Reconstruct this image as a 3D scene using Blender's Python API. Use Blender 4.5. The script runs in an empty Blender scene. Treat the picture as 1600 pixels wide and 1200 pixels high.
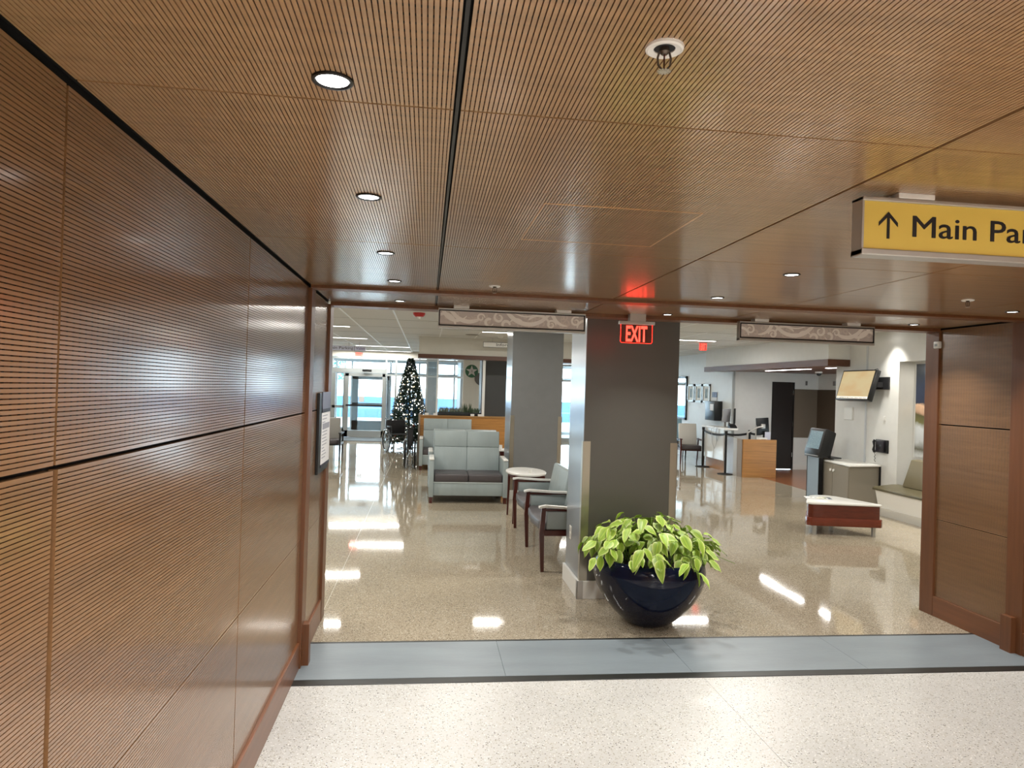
import bpy, bmesh, math, random
from mathutils import Vector, Matrix, Euler
random.seed(7)
PI = math.pi
sc = bpy.context.scene
C = sc.collection

# ------------------------------------------------------------------ camera
yaw, pitch, roll = 0.12156, 0.0062, 0.0307
fwd = Vector((math.sin(yaw) * math.cos(pitch), math.cos(yaw) * math.cos(pitch), math.sin(pitch)))
rt0 = Vector((math.cos(yaw), -math.sin(yaw), 0))
up0 = rt0.cross(fwd)
rt = rt0 * math.cos(roll) + up0 * math.sin(roll)
up = -rt0 * math.sin(roll) + up0 * math.cos(roll)
cam = bpy.data.cameras.new('camera')
cam.sensor_width = 36.0
cam.lens = 1083.4 / 1600 * 36
cam.clip_start = 0.02
cam.clip_end = 500
co = bpy.data.objects.new('camera', cam)
m = Matrix((rt, up, -fwd)).transposed().to_4x4()
m.translation = Vector((0, 0, 1.70))
co.matrix_world = m
C.objects.link(co)
sc.camera = co

# ------------------------------------------------------------------ world, exposure
sc.view_settings.view_transform = 'Standard'
sc.view_settings.look = 'None'
sc.view_settings.gamma = 1
sc.view_settings.use_curve_mapping = False
sc.view_settings.exposure = 0.0
w = bpy.data.worlds.new('sky')
sc.world = w
w.use_nodes = True
wn = w.node_tree.nodes
wb = wn['Background']
wb.inputs[0].default_value = (0.66, 0.87, 1.0, 1)
wb.inputs[1].default_value = 9.5
K_DOWN = 0.42      # downlights
K_STRIP = 1.0     # lobby strips

H = 2.277         # wood ceiling
HL = 2.75         # lobby ceiling


def area(name, loc, sx, sy, power, col=(1, .96, .9), rot=(0, 0, 0), shape='RECTANGLE', spread=PI):
    l = bpy.data.lights.new(name, 'AREA')
    l.shape = shape
    l.size = sx
    l.size_y = sy
    l.energy = power
    l.color = col
    l.spread = spread
    o = bpy.data.objects.new(name, l)
    o.location = loc
    o.rotation_euler = rot
    C.objects.link(o)
    return o


# ------------------------------------------------------------------ helpers
def lin(h):
    h = h.lstrip('#')
    out = []
    for i in (0, 2, 4):
        v = int(h[i:i + 2], 16) / 255
        out.append(v / 12.92 if v <= .04045 else ((v + .055) / 1.055) ** 2.4)
    return (*out, 1)


def mat(name, col, rough=.5, metal=0, coat=0, spec=.5, emit=0, ecol=None, var=0, vscale=8, stretch=(1, 1, 1), bump=0, bscale=60, trans=0, crough=.08, bdist=.01):
    mm = bpy.data.materials.new(name)
    mm.use_nodes = True
    nt = mm.node_tree
    b = nt.nodes['Principled BSDF']
    c = lin(col) if isinstance(col, str) else (*col[:3], 1)
    b.inputs['Base Color'].default_value = c
    b.inputs['Roughness'].default_value = rough
    b.inputs['Metallic'].default_value = metal
    b.inputs['Specular IOR Level'].default_value = spec
    b.inputs['Coat Weight'].default_value = coat
    b.inputs['Coat Roughness'].default_value = crough
    b.inputs['Transmission Weight'].default_value = trans
    if emit:
        b.inputs['Emission Color'].default_value = (*(ecol or c)[:3], 1)
        b.inputs['Emission Strength'].default_value = emit
    if var or bump:
        tc = nt.nodes.new('ShaderNodeTexCoord')
        mp = nt.nodes.new('ShaderNodeMapping')
        mp.inputs['Scale'].default_value = stretch
        nt.links.new(tc.outputs['Object'], mp.inputs[0])
    if var:
        n = nt.nodes.new('ShaderNodeTexNoise')
        n.inputs['Scale'].default_value = vscale
        n.inputs['Detail'].default_value = 5
        nt.links.new(mp.outputs[0], n.inputs['Vector'])
        r = nt.nodes.new('ShaderNodeMapRange')
        r.inputs[1].default_value = .3
        r.inputs[2].default_value = .7
        r.inputs[3].default_value = 1 - var
        r.inputs[4].default_value = 1 + var
        nt.links.new(n.outputs[0], r.inputs[0])
        mx = nt.nodes.new('ShaderNodeVectorMath')
        mx.operation = 'SCALE'
        mx.inputs[0].default_value = c[:3]
        nt.links.new(r.outputs[0], mx.inputs['Scale'])
        nt.links.new(mx.outputs[0], b.inputs['Base Color'])
    if bump:
        n2 = nt.nodes.new('ShaderNodeTexNoise')
        n2.inputs['Scale'].default_value = bscale
        nt.links.new(mp.outputs[0], n2.inputs['Vector'])
        bp = nt.nodes.new('ShaderNodeBump')
        bp.inputs['Strength'].default_value = bump
        bp.inputs['Distance'].default_value = bdist
        nt.links.new(n2.outputs[0], bp.inputs['Height'])
        nt.links.new(bp.outputs[0], b.inputs['Normal'])
    return mm


def terrazzo(name, base, chips, scale, rough, ramp_pos, bumpy=.0):
    mm = bpy.data.materials.new(name)
    mm.use_nodes = True
    nt = mm.node_tree
    b = nt.nodes['Principled BSDF']
    tc = nt.nodes.new('ShaderNodeTexCoord')
    v = nt.nodes.new('ShaderNodeTexVoronoi')
    v.inputs['Scale'].default_value = scale
    nt.links.new(tc.outputs['Object'], v.inputs['Vector'])
    sep = nt.nodes.new('ShaderNodeSeparateColor')
    nt.links.new(v.outputs['Color'], sep.inputs[0])
    rp = nt.nodes.new('ShaderNodeValToRGB')
    rp.color_ramp.interpolation = 'CONSTANT'
    e = rp.color_ramp.elements
    e[0].position = 0
    e[0].color = lin(base)
    e[1].position = ramp_pos[0]
    e[1].color = lin(chips[0])
    for p, c in zip(ramp_pos[1:], chips[1:]):
        x = e.new(p)
        x.color = lin(c)
    nt.links.new(sep.outputs[0], rp.inputs[0])
    # keep chips smaller than their cell
    gt = nt.nodes.new('ShaderNodeMath')
    gt.operation = 'LESS_THAN'
    gt.inputs[1].default_value = .42
    nt.links.new(v.outputs['Distance'], gt.inputs[0])
    n = nt.nodes.new('ShaderNodeTexNoise')
    n.inputs['Scale'].default_value = 1.3
    nt.links.new(tc.outputs['Object'], n.inputs['Vector'])
    mx = nt.nodes.new('ShaderNodeMix')
    mx.data_type = 'RGBA'
    mx.inputs['A'].default_value = lin(base)
    nt.links.new(gt.outputs[0], mx.inputs['Factor'])
    nt.links.new(rp.outputs[0], mx.inputs['B'])
    r = nt.nodes.new('ShaderNodeMapRange')
    r.inputs[1].default_value = .3
    r.inputs[2].default_value = .7
    r.inputs[3].default_value = .93
    r.inputs[4].default_value = 1.07
    nt.links.new(n.outputs[0], r.inputs[0])
    vm = nt.nodes.new('ShaderNodeVectorMath')
    vm.operation = 'SCALE'
    nt.links.new(mx.outputs['Result'], vm.inputs[0])
    nt.links.new(r.outputs[0], vm.inputs['Scale'])
    nt.links.new(vm.outputs[0], b.inputs['Base Color'])
    b.inputs['Roughness'].default_value = rough
    b.inputs['Specular IOR Level'].default_value = .6
    if bumpy:
        n2 = nt.nodes.new('ShaderNodeTexNoise')
        n2.inputs['Scale'].default_value = 1.1
        n2.inputs['Detail'].default_value = 1
        nt.links.new(tc.outputs['Object'], n2.inputs['Vector'])
        bp = nt.nodes.new('ShaderNodeBump')
        bp.inputs['Strength'].default_value = bumpy
        bp.inputs['Distance'].default_value = .02
        nt.links.new(n2.outputs[0], bp.inputs['Height'])
        nt.links.new(bp.outputs[0], b.inputs['Normal'])
    return mm


def glass_mat(name, tint=(1, 1, 1), refl=.12):
    mm = bpy.data.materials.new(name)
    mm.use_nodes = True
    nt = mm.node_tree
    nt.nodes.clear()
    o = nt.nodes.new('ShaderNodeOutputMaterial')
    t = nt.nodes.new('ShaderNodeBsdfTransparent')
    t.inputs[0].default_value = (*tint, 1)
    g = nt.nodes.new('ShaderNodeBsdfGlossy')
    g.inputs['Roughness'].default_value = .02
    lw = nt.nodes.new('ShaderNodeFresnel')
    lw.inputs[0].default_value = 1.45
    mx = nt.nodes.new('ShaderNodeMixShader')
    nt.links.new(lw.outputs[0], mx.inputs[0])
    nt.links.new(t.outputs[0], mx.inputs[1])
    nt.links.new(g.outputs[0], mx.inputs[2])
    nt.links.new(mx.outputs[0], o.inputs[0])
    return mm


class MB:
    def __init__(s):
        s.bm = bmesh.new()

    def _mat(s, geom, mi):
        for f in geom:
            f.material_index = mi

    def box(s, a, b, bev=0, mi=0, M=None, seg=2):
        a, b = Vector(a), Vector(b)
        r = bmesh.ops.create_cube(s.bm, size=1)
        vs = r['verts']
        c = (a + b) / 2
        d = b - a
        for v in vs:
            v.co = Vector((v.co.x * d.x + c.x, v.co.y * d.y + c.y, v.co.z * d.z + c.z))
        fs = set(f for v in vs for f in v.link_faces)
        s._mat(fs, mi)
        if bev:
            es = set(e for v in vs for e in v.link_edges)
            r = bmesh.ops.bevel(s.bm, geom=list(es), offset=min(bev, min(abs(x) for x in d) * .49), segments=seg, profile=.5, affect='EDGES', clamp_overlap=True)
            vs = list(set(r['verts']) | set(v for v in vs if v.is_valid))
            for f in r['faces']:
                f.material_index = mi
        if M is not None:
            for v in vs:
                v.co = M @ v.co
        return s

    def quad(s, pts, mi=0):
        f = s.bm.faces.new([s.bm.verts.new(Vector(p)) for p in pts])
        f.material_index = mi
        return s

    def prism(s, poly, axis, lo, hi, mi=0, bev=0):
        """poly: 2D points; axis 0/1/2 = extrusion axis, the 2D points fill the other two in order"""
        def P(p, t):
            q = list(p)
            q.insert(axis, t)
            return Vector(q)
        A = [s.bm.verts.new(P(p, lo)) for p in poly]
        B = [s.bm.verts.new(P(p, hi)) for p in poly]
        n = len(poly)
        fs = [s.bm.faces.new(A), s.bm.faces.new(B[::-1])]
        for i in range(n):
            fs.append(s.bm.faces.new([A[i], B[i], B[(i + 1) % n], A[(i + 1) % n]]))
        bmesh.ops.recalc_face_normals(s.bm, faces=fs)
        s._mat(fs, mi)
        if bev:
            es = set(e for f in fs for e in f.edges)
            bmesh.ops.bevel(s.bm, geom=list(es), offset=bev, segments=2, profile=.5, affect='EDGES', clamp_overlap=True)
        return s

    def tube(s, pts, r, n=8, mi=0, closed=False, cap=True):
        pts = [Vector(p) for p in pts]
        rr = r if isinstance(r, (list, tuple)) else [r] * len(pts)
        rings = []
        N = len(pts)
        prev = None
        for i, p in enumerate(pts):
            if closed:
                t = pts[(i + 1) % N] - pts[i - 1]
            else:
                t = pts[min(i + 1, N - 1)] - pts[max(i - 1, 0)]
            t.normalize()
            if prev is None:
                u = t.orthogonal().normalized()
            else:
                u = (prev - t * prev.dot(t))
                u = u.normalized() if u.length > 1e-6 else t.orthogonal().normalized()
            prev = u
            v = t.cross(u)
            rings.append([s.bm.verts.new(p + (u * math.cos(2 * PI * k / n) + v * math.sin(2 * PI * k / n)) * rr[i]) for k in range(n)])
        L = N if closed else N - 1
        for i in range(L):
            A, B = rings[i], rings[(i + 1) % N]
            for k in range(n):
                f = s.bm.faces.new([A[k], A[(k + 1) % n], B[(k + 1) % n], B[k]])
                f.material_index = mi
        if cap and not closed:
            for f in (s.bm.faces.new(rings[0][::-1]), s.bm.faces.new(rings[-1])):
                f.material_index = mi
        return s

    def lathe(s, prof, c=(0, 0, 0), n=32, mi=0, M=None):
        c = Vector(c)
        rings = []
        for r, z in prof:
            if r < 1e-5:
                rings.append([s.bm.verts.new(c + Vector((0, 0, z)))])
            else:
                rings.append([s.bm.verts.new(c + Vector((r * math.cos(2 * PI * k / n), r * math.sin(2 * PI * k / n), z))) for k in range(n)])
        if M is not None:
            for R in rings:
                for v in R:
                    v.co = M @ v.co
        for A, B in zip(rings, rings[1:]):
            for k in range(n):
                a = A[k % len(A)], A[(k + 1) % len(A)]
                b = B[k % len(B)], B[(k + 1) % len(B)]
                q = [a[0], a[1], b[1], b[0]]
                q2 = []
                for x in q:
                    if x not in q2:
                        q2.append(x)
                if len(q2) > 2:
                    f = s.bm.faces.new(q2)
                    f.material_index = mi
        return s

    def sphere(s, c, r, n=10, sc_=(1, 1, 1), mi=0):
        res = bmesh.ops.create_uvsphere(s.bm, u_segments=n, v_segments=max(4, n // 2), radius=r)
        for v in res['verts']:
            v.co = Vector((v.co.x * sc_[0], v.co.y * sc_[1], v.co.z * sc_[2])) + Vector(c)
        for f in set(f for v in res['verts'] for f in v.link_faces):
            f.material_index = mi
        return s

    def build(s, name, mats, parent=None, smooth=35):
        me = bpy.data.meshes.new(name)
        s.bm.normal_update()
        s.bm.to_mesh(me)
        s.bm.free()
        for mm in (mats if isinstance(mats, (list, tuple)) else [mats]):
            me.materials.append(mm)
        if smooth:
            me.shade_smooth()
            me.set_sharp_from_angle(angle=math.radians(smooth))
        o = bpy.data.objects.new(name, me)
        C.objects.link(o)
        o.parent = parent
        return o


def tag(o, label=None, cat=None, group=None, kind=None):
    if label:
        o['label'] = label
    if cat:
        o['category'] = cat
    if group:
        o['group'] = group
    if kind:
        o['kind'] = kind
    return o


def thing(name, label, cat, loc=(0, 0, 0), rz=0, group=None):
    o = bpy.data.objects.new(name, None)
    o.location = loc
    o.rotation_euler = (0, 0, rz)
    o.empty_display_size = .1
    C.objects.link(o)
    return tag(o, label, cat, group)


def struct(name, mb=None, mats=None, smooth=0):
    if mb is None:
        o = bpy.data.objects.new(name, None)
        C.objects.link(o)
    else:
        o = mb.build(name, mats, None, smooth)
    o['kind'] = 'structure'
    return o


def dup(root, loc, rz=None, label=None):
    r = root.copy()
    C.objects.link(r)
    r.location = loc
    if rz is not None:
        r.rotation_euler = (0, 0, rz)
    if label:
        r['label'] = label
    for ch in list(root.children):
        c = ch.copy()
        C.objects.link(c)
        c.parent = r
        for g in ch.children:
            d = g.copy()
            C.objects.link(d)
            d.parent = c
    return r


def text(name, s, size, loc, rot, m_, parent=None, width=None, ext=.0004, bold=0, align='LEFT', height=None, thick=0):
    cu = bpy.data.curves.new(name, 'FONT')
    cu.body = s
    cu.size = size
    cu.extrude = ext
    cu.offset = bold
    cu.align_x = align
    cu.resolution_u = 3
    o = bpy.data.objects.new(name + '_source', cu)
    C.objects.link(o)
    bpy.context.view_layer.update()
    dg = bpy.context.evaluated_depsgraph_get()
    me = bpy.data.meshes.new_from_object(o.evaluated_get(dg))
    bpy.data.objects.remove(o)
    me.name = name
    xs = [v.co.x for v in me.vertices]
    ys = [v.co.y for v in me.vertices]
    if width:
        k = width / (max(xs) - min(xs))
        x0 = min(xs) if align == 'LEFT' else 0
        for v in me.vertices:
            v.co.x = (v.co.x - x0) * k
    if height:
        k = height / (max(ys) - min(ys))
        for v in me.vertices:
            v.co.y *= k
    if thick:   # heavier strokes: the same outlines laid down again, a hair to the side and lower
        base = [v.co.copy() for v in me.vertices]
        faces = [tuple(p.vertices) for p in me.polygons]
        vs, fs = [], []
        for k, (dx, dy) in enumerate(((-1, 0), (1, 0), (0, .6), (0, -.6))):
            off = len(vs)
            vs += [(c.x + dx * thick, c.y + dy * thick, c.z + k * .00002) for c in base]
            fs += [tuple(i + off for i in f) for f in faces]
        me = bpy.data.meshes.new(name)
        me.from_pydata(vs, [], fs)
    me.materials.clear()
    me.materials.append(m_)
    t = bpy.data.objects.new(name, me)
    t.location = loc
    t.rotation_euler = rot
    C.objects.link(t)
    t.parent = parent
    return t


# ------------------------------------------------------------------ materials
def wood(name, col, rough=.32, axis=1, var=.13, coat=.0):
    st = [26, 26, 26]
    st[axis] = 1.3
    return mat(name, col, rough, var=var, vscale=1.6, stretch=st, coat=coat, spec=.5, crough=.14)


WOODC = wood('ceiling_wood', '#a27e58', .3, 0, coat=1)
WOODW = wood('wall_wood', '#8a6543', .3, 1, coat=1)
WOODR = wood('trim_wood', '#70462a', .36, 2)
WOODB = wood('base_wood', '#7a4d30', .32, 1)
FELT = mat('black_gap', '#0b0806', .9)
# groove floor: wood colour with a row of black perforations
GROOVE = bpy.data.materials.new('groove')
GROOVE.use_nodes = True
_nt = GROOVE.node_tree
_b = _nt.nodes['Principled BSDF']
_b.inputs['Roughness'].default_value = .8
_tc = _nt.nodes.new('ShaderNodeTexCoord')
_sp = _nt.nodes.new('ShaderNodeSeparateXYZ')
_nt.links.new(_tc.outputs['Object'], _sp.inputs[0])
_ml = _nt.nodes.new('ShaderNodeMath')
_ml.operation = 'MULTIPLY'
_ml.inputs[1].default_value = 1 / .026
_nt.links.new(_sp.outputs[1], _ml.inputs[0])
_fx = _nt.nodes.new('ShaderNodeMath')
_fx.operation = 'FRACT'
_nt.links.new(_ml.outputs[0], _fx.inputs[0])
_lt = _nt.nodes.new('ShaderNodeMath')
_lt.operation = 'LESS_THAN'
_lt.inputs[1].default_value = .32
_nt.links.new(_fx.outputs[0], _lt.inputs[0])
_mx = _nt.nodes.new('ShaderNodeMix')
_mx.data_type = 'RGBA'
_mx.inputs['A'].default_value = lin('#5a3312')
_mx.inputs['B'].default_value = lin('#0a0502')
_nt.links.new(_lt.outputs[0], _mx.inputs['Factor'])
_nt.links.new(_mx.outputs['Result'], _b.inputs['Base Color'])

WHITEW = mat('white_paint', '#dcdcd8', .55, var=.02)
CREAM = mat('cream_paint', '#d8d5cb', .6, var=.02)
GREYP = mat('grey_column_paint', '#5d5b55', .33, var=.03, vscale=3)
GREYLIT = mat('window_lit_grey', '#80868a', .3, coat=.6, crough=.15)  # column grey lightened and blued: window light painted onto the left faces
DARKG = mat('dark_grey_paint', '#4d4f50', .45)
TAUPE = mat('taupe_panel', '#6d6152', .55)
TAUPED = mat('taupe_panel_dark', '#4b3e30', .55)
TILE = mat('ceiling_tile', '#d4d4d0', .85, var=.03, vscale=40)
TEE = mat('ceiling_tee', '#eceeec', .4)
STEEL = mat('brushed_steel', '#a19b8c', .3, metal=.85)
CHROME = mat('chrome', '#d5d8da', .12, metal=1)
ALU = mat('anodised_aluminium', '#b9b7b2', .38, metal=.6)
DOORALU = mat('storefront_aluminium', '#a3a8a8', .4, metal=.35)
BLACK = mat('black_plastic', '#101113', .35)
BLACKM = mat('black_matte', '#17171a', .6)
WHITEP = mat('white_plastic', '#e6e5e0', .35)
SOLID = mat('white_solid_surface', '#ecebe6', .25)
WHITEG = mat('white_gloss_laminate', '#dadad6', .12)
LEATHER = mat('pale_blue_vinyl', '#9aa6a7', .40, bump=.5, bscale=4, var=.04, vscale=3, stretch=(1.6, 1, .7), bdist=.03)
LEATHERC = mat('cream_vinyl', '#d3cfc6', .45, bump=.1, bscale=8)
LEATHERD = mat('charcoal_vinyl', '#4d484a', .4, var=.05, bump=.1, bscale=8)
LEATHERB = mat('bright_blue_vinyl', '#8fb4c6', .4)
PIPING = mat('pale_piping', '#c9d3d3', .5)
MAHOG = wood('mahogany', '#4a1a10', .28, 2, .15)
MAHOG2 = wood('mahogany_apron', '#5d2411', .25, 0, .15)
MAHOG3 = wood('mahogany_band', '#6e2c14', .25, 0, .15)
OAK = wood('oak_laminate', '#b07b3e', .42, 0, .18)
OAKD = wood('walnut_canopy', '#5d3a28', .4, 1, .15)
OAKG = wood('grey_oak', '#8f8172', .45, 2, .1)
WOODFL = wood('wood_floor', '#8c5a3a', .22, 0, .2)
CABG = mat('cabinet_laminate', '#8a8376', .7)
CABG2 = mat('kiosk_grey', '#7d868a', .4)
SLATE = mat('slate', '#828c91', .36, var=.1, vscale=2.2, stretch=(.7, 2.5, 1), bump=.06, bscale=30)
RUBBER = mat('black_rubber_edge', '#22221f', .4, var=.25, vscale=9)
GLASS = glass_mat('clear_glass')
POT = mat('navy_glazed_pot', (.004, .007, .022), .10, coat=0, spec=.32)
SOIL = mat('potting_soil', '#1c140e', .95, bump=.6, bscale=90)
LENS = mat('downlight_lens', '#ffffff', .4, emit=9, ecol=(1, .985, .96))
STRIPL = mat('linear_lens', '#ffffff', .4, emit=9, ecol=(1, .99, .97))
REDGLOW = mat('exit_red', '#ff1a10', .4, emit=5.5, ecol=(1, .03, .015))
REDP = mat('strobe_red', '#b8201c', .3)
YELLOW = mat('sign_yellow', '#e2c35c', .45)
NAVY = mat('sign_ink', '#15141a', .5)
PAPER = mat('paper', '#e9e9ea', .6)
MATW = mat('picture_mat', '#e4e4de', .6)
SILVER = mat('silver_frame', '#97948d', .35, metal=.6)
FLOORN = terrazzo('terrazzo_cream', '#cbcac5', ['#b6b1a2', '#98937f', '#ecebe6', '#45423a'], 120, .3, [.5, .7, .8, .93], .03)
FLOORL = terrazzo('terrazzo_gold', '#a89c87', ['#857862', '#c9bea8', '#5d5142', '#d8d2c2'], 120, .05, [.3, .55, .78, .9], .05)
CONC = mat('outdoor_paving', '#c9ced2', .8, var=.05)
BLUEW = mat('blue_wall', '#4f7394', .7)

# ------------------------------------------------------------------ grooved panels
PITCH, GW, GD = .0094, .0023, .004


def grooved(name, a0, a1, l0, l1, place, m_, parent, th=.018):
    """grooves run along l; a = across.  place(a, l, d) -> world, d = depth behind the visible face"""
    prof = [(a0, 0)]
    n = int((a1 - a0 - .012) / PITCH)
    off = ((a1 - a0) - n * PITCH) / 2
    for i in range(n + 1):
        c = a0 + off + i * PITCH
        if c - GW / 2 < a0 + .004 or c + GW / 2 > a1 - .004:
            continue
        prof += [(c - GW / 2, 0), (c - GW / 2, GD), (c + GW / 2, GD), (c + GW / 2, 0)]
    prof.append((a1, 0))
    vs, fs, mi = [], [], []
    for a, d in prof:
        vs.append(place(a, l0, d))
        vs.append(place(a, l1, d))
    for i in range(len(prof) - 1):
        fs.append((2 * i, 2 * i + 1, 2 * i + 3, 2 * i + 2))
        mi.append(1 if prof[i][1] > 0 and prof[i + 1][1] > 0 else 0)
    k = len(vs)
    for a in (a0, a1):
        for l in (l0, l1):
            vs.append(place(a, l, th))
    e = len(prof) - 1
    fs += [(0, 1, k + 1, k), (2 * e, 2 * e + 1, k + 3, k + 2), (k, k + 1, k + 3, k + 2)]
    # end caps: one strip per end above the groove depth
    q = len(vs)
    fs += [(0, k, k + 2, 2 * e), (1, k + 1, k + 3, 2 * e + 1)]
    mi += [0] * 5
    me = bpy.data.meshes.new(name)
    me.from_pydata(vs, [], fs)
    me.materials.append(m_)
    me.materials.append(GROOVE)
    for p, x in zip(me.polygons, mi):
        p.material_index = x
    o = bpy.data.objects.new(name, me)
    C.objects.link(o)
    o.parent = parent
    return o


Y0 = -5.6   # corridor end behind the camera
# ---- wood ceiling
ceil = struct('ceiling', MB().box((-.74, Y0, H + .022), (4.07, 5.2, H + .06)), FELT)
xs = [(-.700, .036), (.052, 1.130), (1.142, 2.236), (2.246, 3.340), (3.350, 4.022)]
ys = [(-5.6, -4.183), (-4.177, -2.773), (-2.767, -1.363), (-1.357, .047), (.053, 1.447), (1.453, 2.867), (2.873, 4.205), (4.325, 5.045)]
for (x0, x1) in xs:
    for (y0, y1) in ys:
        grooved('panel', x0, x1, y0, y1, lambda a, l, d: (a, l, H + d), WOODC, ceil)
# slot rail inside the wide centre slot
MB().box((.0405, Y0, H + .006), (.0475, 5.04, H + .02)).build('rail', BLACK, ceil, 0)
# access hatch edges
hb = MB()
for a, b in (((.342, 2.122, 0), (.858, 2.126, 0)), ((.855, 2.126, 0), (.859, 2.655, 0)), ((.342, 2.126, 0), (.345, 2.655, 0)), ((.342, 2.655, 0), (.859, 2.658, 0))):
    hb.box((a[0], a[1], H - .0012), (b[0], b[1], H + .001))
hb.build('access_hatch_edge', wood('hatch_edge', '#c89a6a', .3, 0), ceil, 0)
# cross trims on the ceiling
tr = struct('trim_1', MB().box((-.70, 4.207, H - .018), (4.03, 4.322, H + .02), .002), WOODR)
tr = struct('trim_2', MB().box((-.70, 5.048, H - .025), (4.03, 5.205, H + .02), .002), WOODR)

# ---- left wall
XL = -.715
wl = struct('wall_left', MB().box((XL - .12, Y0, 0), (XL - .02, 5.2, H + .05)), FELT)
wy = [(-5.6, -4.183), (-4.177, -2.773), (-2.767, -1.363), (-1.357, .04), (.048, 1.444), (1.452, 2.856), (2.865, 4.23), (4.36, 5.06)]
wz = [(.16, .7625), (.7675, 1.5125), (1.5225, 2.266)]
for i, (y0, y1) in enumerate(wy):
    for (z0, z1) in wz:
        ya, yb = y0, y1
        if i == 5 and z0 < 1:
            ya = 1.462
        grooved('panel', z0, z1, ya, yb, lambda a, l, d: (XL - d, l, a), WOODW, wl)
struct('baseboard_left', MB().box((XL - .01, Y0, 0), (-.70, 4.23, .157), .003).box((XL - .01, 4.36, 0), (-.70, 5.06, .157), .003), WOODB)
struct('trim_3', MB().box((XL - .02, 4.225, 0), (-.693, 4.36, H - .016), .002).box((-.72, 4.27, 0), (-.655, 4.34, .25), .003), WOODR)
struct('trim_4', MB().box((XL - .12, 5.06, 0), (-.697, 5.205, H - .016), .002), WOODR)
# ---- right wall
XR = 4.045
wr = struct('wall_right', MB().box((XR + .02, Y0, 0), (XR + .2, 5.2, H + .05)), FELT)
for i, (y0, y1) in enumerate(wy):
    for (z0, z1) in wz:
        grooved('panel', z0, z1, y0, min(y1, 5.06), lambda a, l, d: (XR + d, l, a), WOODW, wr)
struct('baseboard_right', MB().box((4.03, Y0, 0), (XR + .01, 4.23, .157), .003).box((4.03, 4.36, 0), (XR + .01, 5.06, .157), .003), WOODB)
struct('trim_5', MB().box((4.023, 4.225, 0), (XR + .02, 4.36, H - .016), .002).box((3.985, 4.27, 0), (4.04, 4.36, .245), .003), WOODR)
struct('trim_6', MB().box((4.027, 5.06, 0), (XR + .2, 5.205, H - .016), .002), WOODR)
# back wall of the corridor behind the camera
struct('wall_back', MB().box((-.9, Y0 - .1, 0), (4.3, Y0, H + .05)), mat('back_wall_paint', '#d8d2c4', .6))

# ---- floors
fl = struct('floor')
MB().box((-.75, Y0, -.06), (1.6985, 3.992, 0)).build('slab', FLOORN, fl, 0)
MB().box((1.7005, Y0, -.06), (4.08, 3.992, 0)).build('slab', FLOORN, fl, 0)
MB().box((-.75, Y0, -.07), (4.08, 3.99, -.004)).build('joint_filler', mat('joint', '#77715f', .5), fl, 0)
st = struct('trim_7')
st['label'] = 'slate threshold band with black edging between the two floors'
for a, b in ((-.73, .5115), (.5135, 1.66), (1.662, 2.81), (2.812, 4.08)):
    MB().box((a, 4.066, -.05), (b, 4.628, .004)).build('tile', SLATE, st, 0)
MB().box((-.73, 3.992, -.05), (4.08, 4.066, .0035), .003).build('edge_strip', RUBBER, st, 0)
MB().box((-.73, 4.628, -.05), (4.08, 4.655, .0045), .002).build('edge_strip', RUBBER, st, 0)
fl2 = struct('floor')
for a, b in ((-6.3, -.717), (-.713, 7.64)):
    MB().box((a, 4.655, -.06), (b, 22.5, 0)).build('slab', FLOORL, fl2, 0)
MB().box((-.7135, 4.66, -.05), (-.7165, 22.4, .0004)).build('divider_strip', mat('zinc', '#b9b09c', .3, metal=.7), fl2, 0)
fl3 = struct('floor')
for i in range(14):
    MB().box((6.95 + i * .165, 11.86, -.05), (7.112 + i * .165, 15.3, .0035)).build('plank', WOODFL, fl3, 0)

# ------------------------------------------------------------------ lobby shell
lc = struct('ceiling', MB().box((-6.3, 5.2, HL + .02), (9.6, 22.6, HL + .1)), mat('plenum', '#55544f', .8))
TX, TY = .745, 1.49
tile_me = None
for i in range(-7, 10):
    for j in range(-3, 9):
        x0, y0 = -.51 + i * TX, 9.87 + j * TY
        x1, y1 = x0 + TX, y0 + TY
        if y0 < 5.1 or y1 > 23 or x1 < -5 or x0 > 6.9:
            continue
        if tile_me is None:
            o = MB().box((.012, .009, 0), (TX - .012, TY - .009, .02)).build('tile', TILE, lc, 0)
            tile_me = o.data
        else:
            o = bpy.data.objects.new('tile', tile_me)
            C.objects.link(o)
            o.parent = lc
        o.location = (x0, y0, HL)
MB().box((6.93, 5.2, HL), (7.08, 22.5, HL + .02)).build('edge_filler', TILE, lc, 0)
TEED = mat('cross_tee_grey', '#8d8b83', .6)  # darker grey so the cross seams between tiles show as dark lines
for j in range(-3, 9):
    y = 9.87 + j * TY
    MB().box((-5.7, y - .012, HL - .0015), (6.95, y + .012, HL + .015)).build('cross_tee', TEED, lc, 0)
for i in range(-7, 10):
    x = -.51 + i * TX
    MB().box((x - .012, 5.3, HL - .003), (x + .012, 22.45, HL + .019)).build('tee_bar', TEE, lc, 0)
struct('wall_front', MB().box((-6.3, 5.13, H + .07), (7.7, 5.205, HL + .1)).box((-6.3, 5.08, 0), (XL - .13, 5.2, HL)).box((XR + .21, 5.08, 0), (7.9, 5.2, HL)), WHITEW)
struct('wall_west', MB().box((-6.4, 5.1, 0), (-6.3, 22.6, HL + .1)), WHITEW)
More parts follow.
